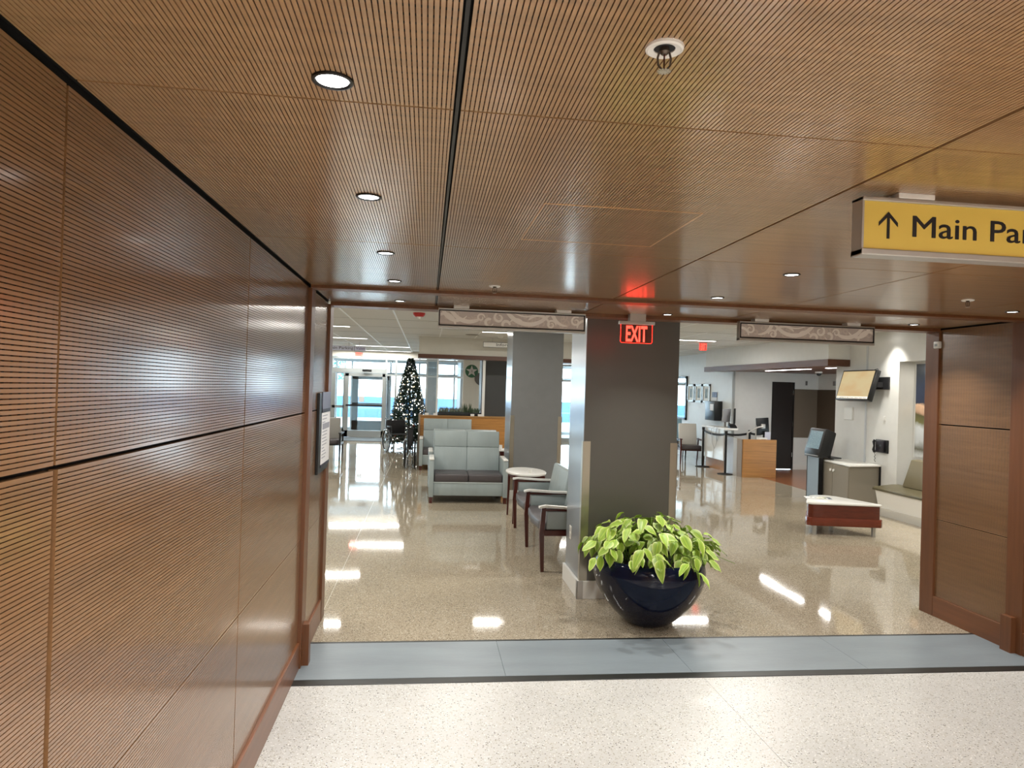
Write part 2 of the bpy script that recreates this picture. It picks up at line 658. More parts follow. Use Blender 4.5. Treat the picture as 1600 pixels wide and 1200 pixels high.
# television wall with niche
struct('wall_east', MB().box((7.0, 9.59, 0), (7.1, 11.2, HL)).box((7.0, 5.2, 2.277), (7.5, 9.59, HL))
       .box((7.25, 5.2, 0), (7.5, 9.59, 2.277)).box((7.0, 5.2, 0), (7.25, 6.0, 2.277)).box((7.1, 9.59, 0), (7.5, 9.66, 2.277))
       .box((7.1, 11.13, 0), (9.6, 11.2, HL)), WHITEW)
struct('wall_north', MB().box((7.07, 15.3, 0), (7.978, 15.45, HL)).box((7.978, 15.3, 2.03), (8.53, 15.45, HL)).box((8.53, 15.3, 0), (9.6, 15.45, .752))
       .box((8.53, 15.305, 1.885), (9.6, 15.45, HL)), WHITEW)
struct('wall_panel', MB().box((8.53, 15.295, .752), (9.12, 15.4, 1.885)), TAUPE)
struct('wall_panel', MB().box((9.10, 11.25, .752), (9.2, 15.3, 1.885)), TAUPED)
struct('wall_nook', MB().box((9.12, 11.2, 0), (9.3, 15.3, HL)), WHITEW)
struct('wall_desk', MB().box((7.07, 15.3, 0), (7.2, 22.6, HL + .1)), mat('pale_wall_paint', '#dfe3e4', .45, var=.02))
struct('baseboard_nook', MB().box((8.53, 15.27, 0), (9.12, 15.3, .13), .004), WHITEP)
d1 = struct('door_1', MB().box((7.99, 15.31, .012), (8.50, 15.35, 2.02), .002), mat('espresso_door', '#1e1511', .4))
MB().box((7.975, 15.29, 0), (7.992, 15.36, 2.035)).box((8.500, 15.29, 0), (8.53, 15.36, 2.035)).box((7.975, 15.29, 2.02), (8.53, 15.36, 2.04)).build('door_frame', mat('espresso_frame', '#17110e', .4), d1, 0)
for z in (.3, 1.0, 1.75):
    MB().box((8.49, 15.285, z), (8.505, 15.3, z + .1)).build('hinge', CHROME, d1, 0)
# bulkhead and canopy over the desk
struct('wall_bulkhead', MB().box((6.62, 10.83, 2.35), (6.72, 15.95, HL + .03)).box((6.72, 10.83, 2.35), (7.0, 10.93, HL + .03)), WHITEW)
cp = struct('trim_8', MB().box((6.6, 10.81, 2.236), (6.7, 16.0, 2.348)).box((6.7, 10.81, 2.236), (6.998, 10.9, 2.348)), OAKD)
struct('ceiling', MB().box((6.7, 10.9, 2.25), (7.0, 11.2, 2.27)).box((6.7, 11.2, 2.25), (9.12, 15.3, 2.27)).box((6.7, 15.3, 2.25), (7.07, 15.98, 2.27)), OAKD)
# bulkhead over the partition
struct('wall_bulkhead', MB().box((-.195, 14.93, 2.375), (3.2, 15.2, HL + .03)), CREAM)
struct('trim_9', MB().box((-.215, 14.90, 2.29), (3.2, 15.22, 2.376)), OAKD)
# columns
def column(y0, y1, name, m_, side, guard=True, x0=1.29, x1=2.075):
    c = struct(name, MB().box((x0, y0, 0), (x1, y1, HL + .02)), m_)
    if side:
        MB().box((x0 - .006, y0, .14), (x0, y1, HL)).build('side_face', side, c, 0)  # thin sheet carrying the painted window-lit tone
    if guard:
        for xa, s_ in ((x0 - .007, 1), (x1 + .001, -1)):
            g = MB()
            if s_ > 0:
                g.box((xa, y0 - .004, .14), (xa + .06, y0, 1.285)).box((xa - .003, y0 - .004, .14), (xa + .001, y0 + .05, 1.285))
            else:
                g.box((xa - .055, y0 - .004, .14), (xa + .006, y0, 1.285)).box((xa + .003, y0 - .004, .14), (xa + .007, y0 + .05, 1.285))
            g.build('corner_guard', STEEL, c, 0)
    return c


c1 = column(5.565, 6.14, 'column', GREYP, GREYLIT)
MB().box((1.262, 5.545, 0), (2.1, 5.565, .145), .003).build('skirting', WHITEP, c1, 0)
MB().box((1.262, 5.565, 0), (1.284, 6.16, .145), .003).build('skirting', WHITEP, c1, 0)
MB().box((1.259, 5.542, 0), (1.31, 5.548, .147)).box((1.259, 5.542, 0), (1.263, 5.59, .147)).build('corner_cap', ALU, c1, 0)
c2 = column(10.55, 11.3, 'column', mat('column_grey', '#77797a', .4, var=.03), GREYLIT)
MB().box((1.27, 10.53, 0), (2.1, 10.55, .14), .003).build('skirting', WHITEP, c2, 0)
column(16.2, 16.9, 'column', DARKG, None, False, 1.26, 2.05)

# partition with ledge, posts and glass
pt = struct('wall_partition', MB().box((-.125, 14.95, 0), (2.0, 15.25, 1.045)), OAK)
MB().box((-.14, 14.93, 1.045), (2.0, 15.27, 1.07)).build('ledge', mat('ledge_oak', '#a77c46', .35), pt, 0)
MB().box((-.165, 14.94, 0), (-.125, 15.26, 1.09)).build('end_post', OAKG, pt, 0)
MB().box((.20, 15.0, 1.07), (.235, 15.05, 2.30)).build('post', WHITEP, pt, 0)
MB().box((1.19, 15.0, 1.07), (1.245, 15.05, 2.30)).build('post', WHITEP, pt, 0)
for x in (.0, .18, .98, 1.14):
    MB().box((x - .03, 14.985, 1.07), (x + .05, 15.06, 1.115)).build('glass_clamp', WHITEP, pt, 0)
MB().box((.235, 15.02, 1.09), (1.19, 15.03, 2.30)).build('pane', GLASS, pt, 0)
MB().box((-.13, 15.02, 1.09), (.20, 15.03, 2.30)).build('pane', GLASS, pt, 0)

# storefront builder
def storefront(name, y, vert, hor, panes, z1=2.56, x0=-6.3, x1=7.1):
    s = struct(name)
    for x in vert:
        MB().box((x - .03, y - .05, 0), (x + .03, y + .05, z1), .003).build('mullion', DOORALU, s, 0)
    for (a, b, z, h) in hor:
        MB().box((a, y - .045, z), (b, y + .045, z + h), .003).build('rail', DOORALU, s, 0)
    for (a, b, z0, zt) in panes:
        MB().box((a, y - .006, z0), (b, y + .006, zt)).build('pane', GLASS, s, 0)
    return s


vx = [-6.2, -5.0, -4.0, -3.0, -1.31, -1.0, -.02, .32, 1.2, 2.1, 3.2, 4.3, 5.4, 6.5]
sf = storefront('window_1', 22.5, vx,
                [(-6.3, 7.05, 2.48, .06), (-6.3, -3.0, 1.97, .06), (-3.0, -1.31, 2.04, .15), (-1.31, 7.05, 1.97, .05), (-6.3, -3.0, 0, .12), (-1.31, 7.05, 0, .12), (-3.0, -1.31, 2.23, .02), (-6.3, -3, .93, .06)],
                [(a, b, .12, 2.5) for a, b in zip(vx, vx[1:]) if a != -3.0] + [(-3.0, -1.31, 2.24, 2.5)])
struct('wall_north', MB().box((-6.3, 22.44, 2.55), (7.2, 22.6, HL + .1)), CREAM)
# the sliding door and its fixed side leaf
dr = struct('door_2')
D = MB()
D.box((-2.58, 22.36, .01), (-2.46, 22.42, 2.03), .003).box((-1.42, 22.36, .01), (-1.33, 22.42, 2.03), .003)
D.box((-2.58, 22.36, 1.93), (-1.33, 22.42, 2.03), .003).box((-2.58, 22.36, .01), (-1.33, 22.42, .22), .003)
D.build('leaf_frame', DOORALU, dr, 0)
MB().box((-2.46, 22.385, .22), (-1.42, 22.395, 1.93)).build('pane', GLASS, dr, 0)
MB().box((-2.53, 22.30, .985), (-1.40, 22.34, 1.04), .008).build('push_bar', BLACK, dr, 0)
D = MB()
D.box((-2.97, 22.45, .0), (-2.88, 22.5, 2.03)).box((-2.64, 22.45, 0), (-2.585, 22.5, 2.03)).box((-2.97, 22.45, .92), (-2.6, 22.5, 1.0)).box((-2.97, 22.45, 0), (-2.6, 22.5, .28))
D.build('side_leaf', DOORALU, dr, 0)
MB().box((-2.05, 22.3, 2.085), (-1.76, 22.40, 2.155), .015).build('door_sensor', BLACK, dr)
MB().box((-2.14, 22.37, 1.12), (-1.97, 22.375, 1.3)).build('notice', PAPER, dr, 0)
struct('trim_10', MB().box((-3.0, 20.9, .0), (-1.25, 22.3, .012), .004), mat('door_mat', '#5c6468', .7, var=.2, vscale=3, stretch=(.3, 6, 1)))
# vestibule: outer storefront
v2 = [-5.5, -4.0, -3.3, -2.75, -1.35, -.3, 1.0, 2.4, 4.0, 5.6]
storefront('window_2', 26.0, v2,
           [(-5.5, 7.05, 2.5, .1), (-5.5, 7.05, 2.05, .09), (-5.5, 7.05, 0, .1)],
           [(a, b, .1, 2.5) for a, b in zip(v2, v2[1:]) if a != -2.75], z1=2.7)
d3 = struct('door_3')
DG = mat('outer_door_metal', '#6d7678', .4, metal=.4)
MB().box((-2.72, 25.9, 0), (-2.5, 25.95, 2.05)).box((-1.62, 25.9, 0), (-1.38, 25.95, 2.05)).box((-2.72, 25.9, 1.86), (-1.38, 25.95, 2.05)).box((-2.72, 25.9, 0), (-1.38, 25.95, .35)).box((-2.72, 25.9, .92), (-1.38, 25.95, 1.0)).build('leaf_frame', DG, d3, 0)
MB().box((-2.5, 25.92, .35), (-1.62, 25.93, 1.86)).build('pane', GLASS, d3, 0)
struct('wall_vestibule', MB().box((-.05, 23.6, 0), (.32, 24.0, 2.75)).box((1.1, 23.2, 0), (1.3, 25.9, 2.75)), mat('vestibule_grey', '#7f8a8d', .5))
struct('ceiling', MB().box((-6.3, 22.6, 2.75), (7.3, 26.3, 2.85)), WHITEW)
# cream wall with the grey arch seen through the partition glass
struct('wall_inner', MB().box((.99, 19.5, 0), (1.9, 19.6, 2.75)), CREAM)
ar = MB()
pts = [(1.30, 2.1), (1.62, 2.1), (1.62, 1.68)] + [(1.60 - .30 * math.sin(t) * 1.0, 1.72 + .26 * (1 - math.cos(t)) * 1.0 + .0) for t in [0.15 * k for k in range(1, 9)]]
ar.prism(pts, 1, 19.46, 19.5)
ar.build('trim_11', GREYP, None, 0)['kind'] = 'structure'
# outside
struct('ground', MB().box((-40, 26.0, -.12), (40, 80, -.02)).box((-6.3, 22.5, -.08), (7.3, 26.0, -.003)), CONC)
ow = MB().box((-14, 36, -.02), (16, 36.4, 1.05)).build('garden_wall', BLUEW, None, 0)
tag(ow, 'low blue wall outside beyond the glass entrance doors', 'wall')
ow = MB().box((-12, 33, .55), (14, 33.05, .6))
for x in range(-12, 15, 2):
    ow.box((x, 33, -.02), (x + .05, 33.05, .6))
tag(ow.build('street_railing', mat('rail_blue', '#6f8ba3', .5), None, 0), 'low pale blue railing outside in front of the blue wall', 'railing')
tb = thing('street_tree', 'small leafy tree outside left of the glass entrance door', 'tree', (-4.55, 33.5, -.02))
MB().tube([(0, 0, 0), (.05, 0, 1.4), (-.1, 0, 2.6)], [.07, .05, .03]).build('trunk', mat('bark', '#5b5a50', .9), tb)
f = MB()
for i in range(380):
    a, b2, r = random.uniform(0, 2 * PI), random.uniform(-1, 1), random.uniform(.2, .8)
    p = Vector((math.cos(a) * r, math.sin(a) * r, 2.7 + b2 * .8))
    q = Vector((random.gauss(0, 1), random.gauss(0, 1), random.gauss(0, 1))).normalized() * .09
    s_ = q.orthogonal().normalized() * .06
    f.quad([p - q, p + s_, p + q, p - s_])
tag(f.build('foliage', mat('street_leaf', '#4f8f86', .7), tb, 0), kind='stuff')


# ------------------------------------------------------------------ ceiling fittings
def downlight_proto():
    t = thing('downlight', '', 'ceiling light', (0, 0, H))
    MB().lathe([(.030, .004), (.030, -.001), (.034, -.005), (.039, -.004), (.040, .002)], n=36).build('trim_ring', BLACK, t)
    MB().lathe([(0, -.0015), (.031, -.0015)], n=36).build('lens', LENS, t)
    return t


dl = downlight_proto()
DL = [(-.197, 1.352, 'recessed downlight in wood ceiling nearest the camera, left row'),
      (-.197, 2.172, 'recessed downlight in the left row, second from the camera'),
      (-.199, 3.085, 'recessed downlight in the left row, third from the camera'),
      (-.199, 3.907, 'recessed downlight in the left row, fourth, just before the first cross trim'),
      (-.204, 4.818, 'recessed downlight in the left row beyond the cross trim, last'),
      (1.69, 3.086, 'recessed downlight in the middle row left of the yellow sign'),
      (1.697, 3.946, 'recessed downlight in the middle row just before the cross trim'),
      (1.731, 4.906, 'recessed downlight beyond the trim right of the red exit sign'),
      (3.629, 3.937, 'recessed downlight at the right edge near the sprinkler'),
      (3.646, 4.846, 'recessed downlight above the right wall end beside the patterned sign')]
LAMPY = []
for i, (x, y, lb) in enumerate(DL):
    o = dl if i == 0 else dup(dl, (x, y, H), None, lb)
    o.location = (x, y, H)
    o['label'] = lb
    o['group'] = 'recessed downlights in the wood ceiling'
    LAMPY.append((x, y))
for (x, y) in LAMPY + [(-.2, .5), (-.2, -.4), (-.2, -1.3), (-.2, -2.2), (-.2, -3.1), (1.69, -.5), (1.69, -1.9), (1.69, -3.2), (3.63, 1.9), (3.63, .5), (3.63, -.5), (3.63, -1.9), (3.63, -3.2)]:
    area('downlight_lamp', (x, y, H - .012), .05, .05, 15.0 * K_DOWN, (1, .98, .95), shape='DISK', spread=math.radians(105))
# recessed lay-in lamps of the corridor behind the camera
for x in (.55, 2.8):
    for y in (-1.2, -3.2):
        cl = MB().box((x - .3, y - .3, H - .004), (x + .3, y + .3, H + .003)).build('ceiling_panel_light', mat('panel_lens', '#ffffff', .4, emit=5, ecol=(1, .97, .9)), None, 0)
        tag(cl, 'square ceiling light panel behind the camera, %s row, %s one' % ('left' if x < 1 else 'right', 'nearer' if y > -2 else 'farther'), 'ceiling light', 'corridor light panels')
        area('panel_lamp', (x, y, H - .02), .6, .6, 175 * K_DOWN, (1, .99, .975))


def sprinkler():
    t = thing('sprinkler', '', 'sprinkler', (0, 0, H))
    MB().lathe([(.018, .0), (.018, -.003), (.028, -.006), (.0315, -.004), (.0325, .001)], n=32).build('escutcheon', WHITEP, t)
    MB().lathe([(0, -.0008), (.0195, -.0008)], n=24).build('cup', BLACKM, t)
    s_ = MB()
    s_.lathe([(.008, 0), (.009, -.008), (.005, -.012), (0, -.012)], n=12)
    for k in (-1, 1):
        s_.tube([(k * .008, 0, -.006), (k * .0115, 0, -.018), (k * .010, 0, -.030), (k * .003, 0, -.038)], .0018, 6)
    s_.build('frame', mat('bronze', '#5b5046', .35, metal=.7), t)
    MB().tube([(0, 0, -.01), (0, 0, -.036)], .0014, 6).build('fuse_bulb', mat('bulb_red', '#40100c', .2), t)
    s_ = MB()
    for k in range(12):
        a = k * PI / 6
        s_.box((.003, -.0016, -.0405), (.0115, .0016, -.0395), M=Matrix.Rotation(a, 4, 'Z'))
    s_.lathe([(0, -.041), (.005, -.041), (.005, -.039), (0, -.039)], n=12)
    s_.build('deflector', mat('deflector_nickel', '#b9b4a8', .35, metal=.4), t)
    return t


sp = sprinkler()
for i, (x, y, lb) in enumerate([(.376, 1.118, 'fire sprinkler head with white ring nearest the camera'), (.363, 3.918, 'small fire sprinkler above the left patterned sign'), (3.016, 3.576, 'fire sprinkler in the wood ceiling below the yellow sign')]):
    o = sp if i == 0 else dup(sp, (x, y, H))
    o.location = (x, y, H)
    o['label'] = lb
    o['group'] = 'sprinklers in the wood ceiling'

# lobby strip lights; all after the floor-mirrored one are unseen, added for brightness
STR = [(-2.75, -1.45, 13.06), (1.0, 2.45, 13.02), (4.15, 5.6, 13.05), (-2.75, -1.42, 16.37), (-1.98, -.52, 19.4), (-2.9, -.535, 22.05), (.12, .95, 9.5), (3.6, 5.0, 9.4), (3.4, 4.8, 16.4),
       (-2.75, -1.35, 9.6), (5.2, 6.4, 6.9), (2.5, 3.9, 6.9), (-.9, .5, 6.6), (-2.8, -1.4, 6.6), (3.4, 4.8, 19.5), (-5, -3.6, 12), (-5, -3.6, 18), (.9, 2.3, 20.5)]  # this row holds only unseen lamps added to light the lobby
SLB = ['long ceiling strip light nearest the opening, above the parking sign', 'ceiling strip light at the left face of the second column', 'ceiling strip light right of the front column beside a red exit sign',
       'ceiling strip light above the blue-white parking sign', 'ceiling strip light in front of the entrance doors above the tree', 'ceiling strip light right against the entrance glazing',
       'lobby strip light mirrored in the near floor, left of the front column', 'added unseen strip light right of the second column, hidden by the right patterned sign', 'added unseen strip light over the aisle behind the desk stanchions',
       'added unseen strip light at the left just behind the red strobe', 'added unseen strip light in front of the niche bench, above the wedge table', 'added unseen strip light just right of the front column top', 'added unseen strip light just behind the header, left of the front column',
       'added unseen strip light just behind the header at the far left', 'added unseen strip light far behind the cream chair', 'added unseen outer left strip light, near the middle', 'added unseen outer left strip light, near the entrance', 'added unseen far strip light behind the wood partition']
for i, (a, b, y) in enumerate(STR):
    t = thing('strip_light', SLB[i], 'ceiling light', ((a + b) / 2, y, HL), 0, 'lobby strip lights')
    L = (b - a) / 2
    MB().box((-L - .02, -.06, -.008), (L + .02, -.047, .01)).box((-L - .02, .047, -.008), (L + .02, .06, .01)).box((-L - .02, -.06, -.008), (-L, .06, .01)).box((L, -.06, -.008), (L + .02, .06, .01)).build('frame', TEE, t, 0)
    MB().box((-L, -.047, -.006), (L, .047, .01)).build('diffuser', STRIPL, t, 0)
    area('strip_lamp', ((a + b) / 2, y, HL - .03), 2 * L, .12, 34 * K_STRIP * (b - a) / 1.4, (1, .965, .9))
for i, (y0, y1) in enumerate(((12.6, 14.3), (11.3, 12.0))):
    o = MB().box((7.28, y0, 2.244), (7.36, y1, 2.252)).build('canopy_light', STRIPL, None, 0)
    tag(o, ['linear light under the brown canopy above the desk', 'short linear light under the near end of the brown canopy'][i], 'ceiling light', 'canopy lights')
    area('canopy_lamp', (7.32, (y0 + y1) / 2, 2.235), .08, y1 - y0, 14, (1, .97, .93))

# wall-wash downlight near the niche
o = thing('round_downlight', 'round white downlight in the lobby ceiling beside the niche wall', 'ceiling light', (6.78, 9.65, HL))
MB().lathe([(.07, .0), (.075, -.006), (.095, -.005), (.1, .001)], n=28).build('trim_ring', WHITEP, o)
MB().lathe([(0, -.002), (.07, -.002)], n=28).build('lens', LENS, o)
for x, y in ((6.78, 9.65), (6.78, 8.4), (6.78, 7.2)):
    area('wall_wash_lamp', (x, y, HL - .02), .12, .12, 8, (1, .96, .88), shape='DISK', spread=math.radians(80))
area('niche_lamp', (7.15, 8.7, 2.26), .1, 1.2, 7, (1, .93, .8))

# strobe, diffuser, smoke detector on the lobby ceiling
t = thing('fire_strobe', 'red round fire alarm strobe on the lobby ceiling', 'fire alarm', (-.148, 10.13, HL))
MB().lathe([(.09, 0), (.085, -.03), (.06, -.055), (0, -.058)], n=24).build('housing', REDP, t)
MB().lathe([(.03, -.055), (.02, -.08), (0, -.085)], n=16).build('lens', WHITEP, t)
t = MB().lathe([(.14, 0), (.135, -.006), (.05, -.012), (0, -.012)], c=(.866, 13.9, HL), n=28).build('air_diffuser', mat('diffuser_grey', '#77756c', .6), None)
tag(t, 'round grey flat air diffuser on the lobby ceiling', 'air vent')
t = MB().lathe([(.06, 0), (.055, -.03), (.03, -.045), (0, -.045)], c=(1.44, 13.94, HL), n=24).build('smoke_detector', WHITEP, None)
tag(t, 'small white smoke detector on the lobby ceiling above the information sign', 'smoke detector')
t = MB().lathe([(.012, 0), (.012, -.012), (.003, -.02), (.01, -.03), (0, -.03)], c=(.71, 12.4, HL), n=12).build('sprinkler', CHROME, None)
tag(t, 'tiny sprinkler on the white lobby ceiling behind the patterned sign', 'sprinkler')
t = thing('dome_camera', 'black dome security camera under the brown canopy', 'camera', (8.2, 13.75, 2.25))
MB().lathe([(.075, 0), (.075, -.03), (.055, -.035)], n=24).build('base', WHITEP, t)
MB().lathe([(.055, -.03), (.05, -.06), (.03, -.085), (0, -.09)], n=20).build('dome', BLACK, t)


# ------------------------------------------------------------------ hanging signs
def pattern_mat():
    mm = bpy.data.materials.new('damask_print')
    mm.use_nodes = True
    nt = mm.node_tree
    b = nt.nodes['Principled BSDF']
    b.inputs['Roughness'].default_value = .5
    b.inputs['Base Color'].default_value = lin('#cfc5be')
    return mm


DAM = pattern_mat()
DAML = mat('damask_light', '#f7f2ea', .5)
DAMM = mat('damask_mid', '#dcd2c8', .5)


def scroll(mbx, cx, cz, r0, r1, a0, a1, w0, w1, y, cut):
    """a tapering spiral ribbon of flat print clipped to the sign face"""
    n = max(6, int(abs(a1 - a0) * 6))
    pv = None
    for i in range(n + 1):
        t = i / n
        a = a0 + (a1 - a0) * t
        r = r0 + (r1 - r0) * t
        wd = (w0 + (w1 - w0) * t) * (math.sin(PI * min(1, max(0, t * .92 + .06))) ** .4)
        c, s_ = math.cos(a), math.sin(a)
        p = (cx + (r - wd) * c, cz + (r - wd) * s_)
        q = (cx + (r + wd) * c, cz + (r + wd) * s_)
        cl = lambda u: (min(max(u[0], cut[0]), cut[1]), min(max(u[1], cut[2]), cut[3]))
        p, q = cl(p), cl(q)
        if pv:
            P = [pv[0], pv[1], q, p]
            ar_ = abs(sum(P[k][0] * P[(k + 1) % 4][1] - P[(k + 1) % 4][0] * P[k][1] for k in range(4)))
            if ar_ > 2e-7:
                mbx.quad([(u[0], y, u[1]) for u in P])
        pv = (p, q)


def hang_sign(name, label, x0, x1, y, z0, z1, face, plates, frame=ALU, border=True):
    t = thing(name, label, 'sign', ((x0 + x1) / 2, y, z0))
    W = (x1 - x0) / 2
    h = z1 - z0
    MB().box((-W, -.0, .0), (W, .055, .018), .003).box((-W, .0, h - .012), (W, .055, h), .003).box((-W, .003, 0), (-W + .006, .05, h)).box((W - .006, .003, 0), (W, .05, h)).build('frame', frame, t, 0)
    MB().box((-W + .004, .006, .016), (W - .004, .045, h - .01)).build('face', face, t, 0)
    if border:
        b = MB()
        b.box((-W + .004, .002, .018), (W - .004, .007, .026)).box((-W + .004, .002, h - .02), (W - .004, .007, h - .012))
        b.box((-W + .004, .002, .018), (-W + .012, .007, h - .012)).box((W - .012, .002, .018), (W - .004, .007, h - .012))
        b.build('border', BLACK, t, 0)
    for px_ in plates:
        MB().box((px_ - .055, .0, h), (px_ + .055, .07, h + (H - z1) + .0005), .002).build('mounting_plate', WHITEP, t, 0)
    return t


ys_ = hang_sign('directional_sign', 'yellow hanging sign with an up arrow reading Main Parking', 1.178, 2.24, 1.78, 2.100, 2.262, YELLOW, [-.37, .37], border=False)
text('lettering', 'Main Parking', .085, (1.332 - 1.709, .0055, .058), (PI / 2, 0, 0), NAVY, ys_, width=.553, thick=.0009)
a_ = MB()
a_.prism([(-.004, 0), (.004, 0), (.004, .062), (-.004, .062)], 1, .0045, .0062)
for s_ in (-1, 1):
    a_.prism([(0, .0745), (s_ * .0285, .045), (s_ * .0285, .034), (0, .0625)], 1, .0045, .0062)
o = a_.build('arrow', NAVY, ys_, 0)
o.location = (1.258 - 1.709, 0, .048)
for nm, lb, x0, x1, seed in (('patterned_sign', 'hanging sign blank side with beige scroll pattern, left one near the exit sign', .063, 1.127, 3), ('patterned_sign', 'hanging sign with beige scroll pattern at the right above the desk', 2.302, 3.388, 5)):
    t = hang_sign(nm, lb, x0, x1, 4.93, 2.112, 2.256, DAM, [-.37, .37])
    W = (x1 - x0) / 2 - .014
    cut = (-W, W, .028, .122)
    b1 = MB()
    nsc = 0
    sg = 1 if seed == 3 else -1
    for (cx, cz, r0, r1, a0, a1, w0, w1) in [
            (-.50, .03, .09, .04, 0, 4.4, .010, .004), (-.40, .15, .10, .09, 2.8, 5.6, .012, .006), (-.30, .19, .16, .13, 3.0, 5.2, .008, .014),
            (-.23, .085, .028, .012, 0, 7, .006, .004), (-.17, .055, .022, .03, 1, 6, .01, .004), (-.10, .09, .035, .015, 2, 8, .008, .005), (-.05, .04, .03, .02, 0, 5, .009, .006),
            (.12, .23, .19, .17, 3.2, 6.1, .013, .010), (.10, .25, .15, .14, 3.4, 5.9, .004, .004), (.28, .055, .034, .008, 0, 8.5, .007, .003), (.40, .15, .12, .10, 2.6, 4.7, .014, .006),
            (.46, .085, .036, .010, 1, 8.6, .006, .004), (.52, .03, .07, .05, .8, 3.0, .008, .006), (.20, .03, .07, .10, .3, 2.6, .006, .009), (.03, .03, .05, .06, .4, 2.7, .007, .004)]:
        if sg < 0:
            a0, a1, cx, cz = -a0 + PI, -a1 + PI, -cx, .15 - cz if False else cz
        scroll(b1, cx, cz, r0, r1, a0, a1, w0 * 1.35, w1 * 1.35, .0054 - .00007 * nsc, cut)
        nsc += 1
    tag(b1.build('scroll_print', DAML, t, 0), kind='stuff')
    b2 = MB()
    rnd = random.Random(seed)
    for k in range(46):
        cx, cz = rnd.uniform(-W + .02, W - .02), rnd.uniform(.04, .11)
        scroll(b2, cx, cz, .010, .024, rnd.uniform(0, 6), rnd.uniform(7, 10), .006, .003, .00585 - .00001 * k, cut)
    tag(b2.build('leaf_print', DAMM, t, 0), kind='stuff')

# exit sign, edge-lit
def exit_sign(label, x, y, zt, w=.245, h=.148, rz=0):
    t = thing('exit_sign', label, 'sign', (x, y, zt), rz)
    MB().box((-w / 2 - .012, -.02, -.012), (w / 2 + .012, .02, .012), .003).build('housing', ALU, t, 0)
    MB().box((-w / 2, -.003, -h), (w / 2, .003, -.012)).build('panel', glass_mat('edge_lit_acrylic', (1, .62, .60)), t, 0)
    e = MB()
    r = .0016
    e.tube([(-w / 2 + .002, 0, -.012), (-w / 2 + .002, 0, -h + .008), (-w / 2 + .01, 0, -h), (w / 2 - .01, 0, -h), (w / 2 - .002, 0, -h + .008), (w / 2 - .002, 0, -.012)], r, 6)
    e.build('glowing_edge', REDGLOW, t)
    text('lettering', 'EXIT', .14, (-w * .33, -.005, -h + .012), (PI / 2, 0, 0), mat('exit_letter_red', '#ff2418', .4, emit=4, ecol=(1, .05, .03)), t, width=w * .66, height=h * .80, bold=.0028)
    # bright rim of the letters
    return t


ex = exit_sign('glowing red EXIT sign under the wood ceiling in front of the grey column', 1.53, 5.0, 2.212)
MB().box((-.06, -.03, .012), (.06, .03, H - 2.212)).build('canopy', ALU, ex, 0)
area('exit_glow', (1.53, 4.985, 2.13), .22, .12, .08, (1, .03, .02), rot=(PI / 2, 0, PI))
area('exit_glow', (1.53, 5.02, 2.13), .22, .12, .12, (1, .03, .02), rot=(PI / 2, 0, 0))
ex2 = exit_sign('small red EXIT sign hanging right of the front column', 5.53, 13.5, 2.75, .15, .16, .0)
ex3 = exit_sign('red EXIT sign above the entrance doors below the parking sign', -1.75, 18.0, 2.50, .2, .11)
MB().tube([(0, 0, 0), (0, 0, .25)], .006).build('stem', ALU, ex3)

ps = thing('directional_sign', 'white hanging sign reading Main Parking and Valet far left', 'sign', (-2.3, 17.95, 2.53))
MB().box((-.72, 0, 0), (.72, .04, .115), .003).build('face', mat('sign_bluewhite', '#d9dcf0', .5), ps, 0)
text('lettering', 'Main Parking', .1, (-.21, -.003, .03), (PI / 2, 0, 0), NAVY, ps, width=.62)
text('lettering', 'Valet', .1, (.475, -.003, .03), (PI / 2, 0, 0), mat('sign_purple', '#6a5b8e', .5), ps, width=.22)
MB().box((.435, -.003, .0), (.445, .001, .115)).build('divider', NAVY, ps, 0)
MB().tube([(.3, .02, .115), (.3, .02, .22)], .004).tube([(-.3, .02, .115), (-.3, .02, .22)], .004).build('hanger', ALU, ps)
isg = thing('directional_sign', 'white black-edged sign reading Information beside the second column', 'sign', (1.136 + .5, 14.5, 2.545))
MB().box((-.5, 0, 0), (.5, .04, .112), .003).build('face', mat('sign_white', '#f0eee8', .5), isg, 0)
b = MB().box((-.5, -.003, 0), (.5, .002, .008)).box((-.5, -.003, .104), (.5, .002, .112)).box((-.5, -.003, 0), (-.492, .002, .112)).box((.492, -.003, 0), (.5, .002, .112))
b.build('border', BLACK, isg, 0)
text('lettering', 'Information', .085, (-.22, -.003, .032), (PI / 2, 0, 0), NAVY, isg, width=.54)
MB().tube([(.3, .02, .112), (.3, .02, .2)], .004).tube([(-.3, .02, .112), (-.3, .02, .2)], .004).build('hanger', ALU, isg)

# green hanging disc with a star
hs = thing('hanging_star_disc', 'round green hanging disc with a white star and number 1', 'decoration', (1.046, 16.6, 2.08))
MB().lathe([(0, -.01), (.155, -.01), (.155, .01), (0, .01)], n=36, M=Matrix.Rotation(PI / 2, 4, 'X')).build('disc', mat('disc_green', '#2c6b48', .5), hs)
pp = []
for k in range(10):
    r = .142 if k % 2 == 0 else .058
    a = PI / 2 + k * PI / 5
    pp.append((r * math.cos(a), r * math.sin(a)))
s_ = MB()
for k in range(10):
    s_.quad([(0, -.016, 0), (pp[k][0], -.016, pp[k][1]), (pp[(k + 1) % 10][0], -.016, pp[(k + 1) % 10][1])])
s_.build('star', mat('star_white', '#d8d8d4', .5), hs, 0)
text('numeral', '1', .09, (-.016, -.018, -.03), (PI / 2, 0, 0), NAVY, hs)
MB().tube([(0, 0, .15), (0, 0, .67)], .003, 5).build('cord', WHITEP, hs)

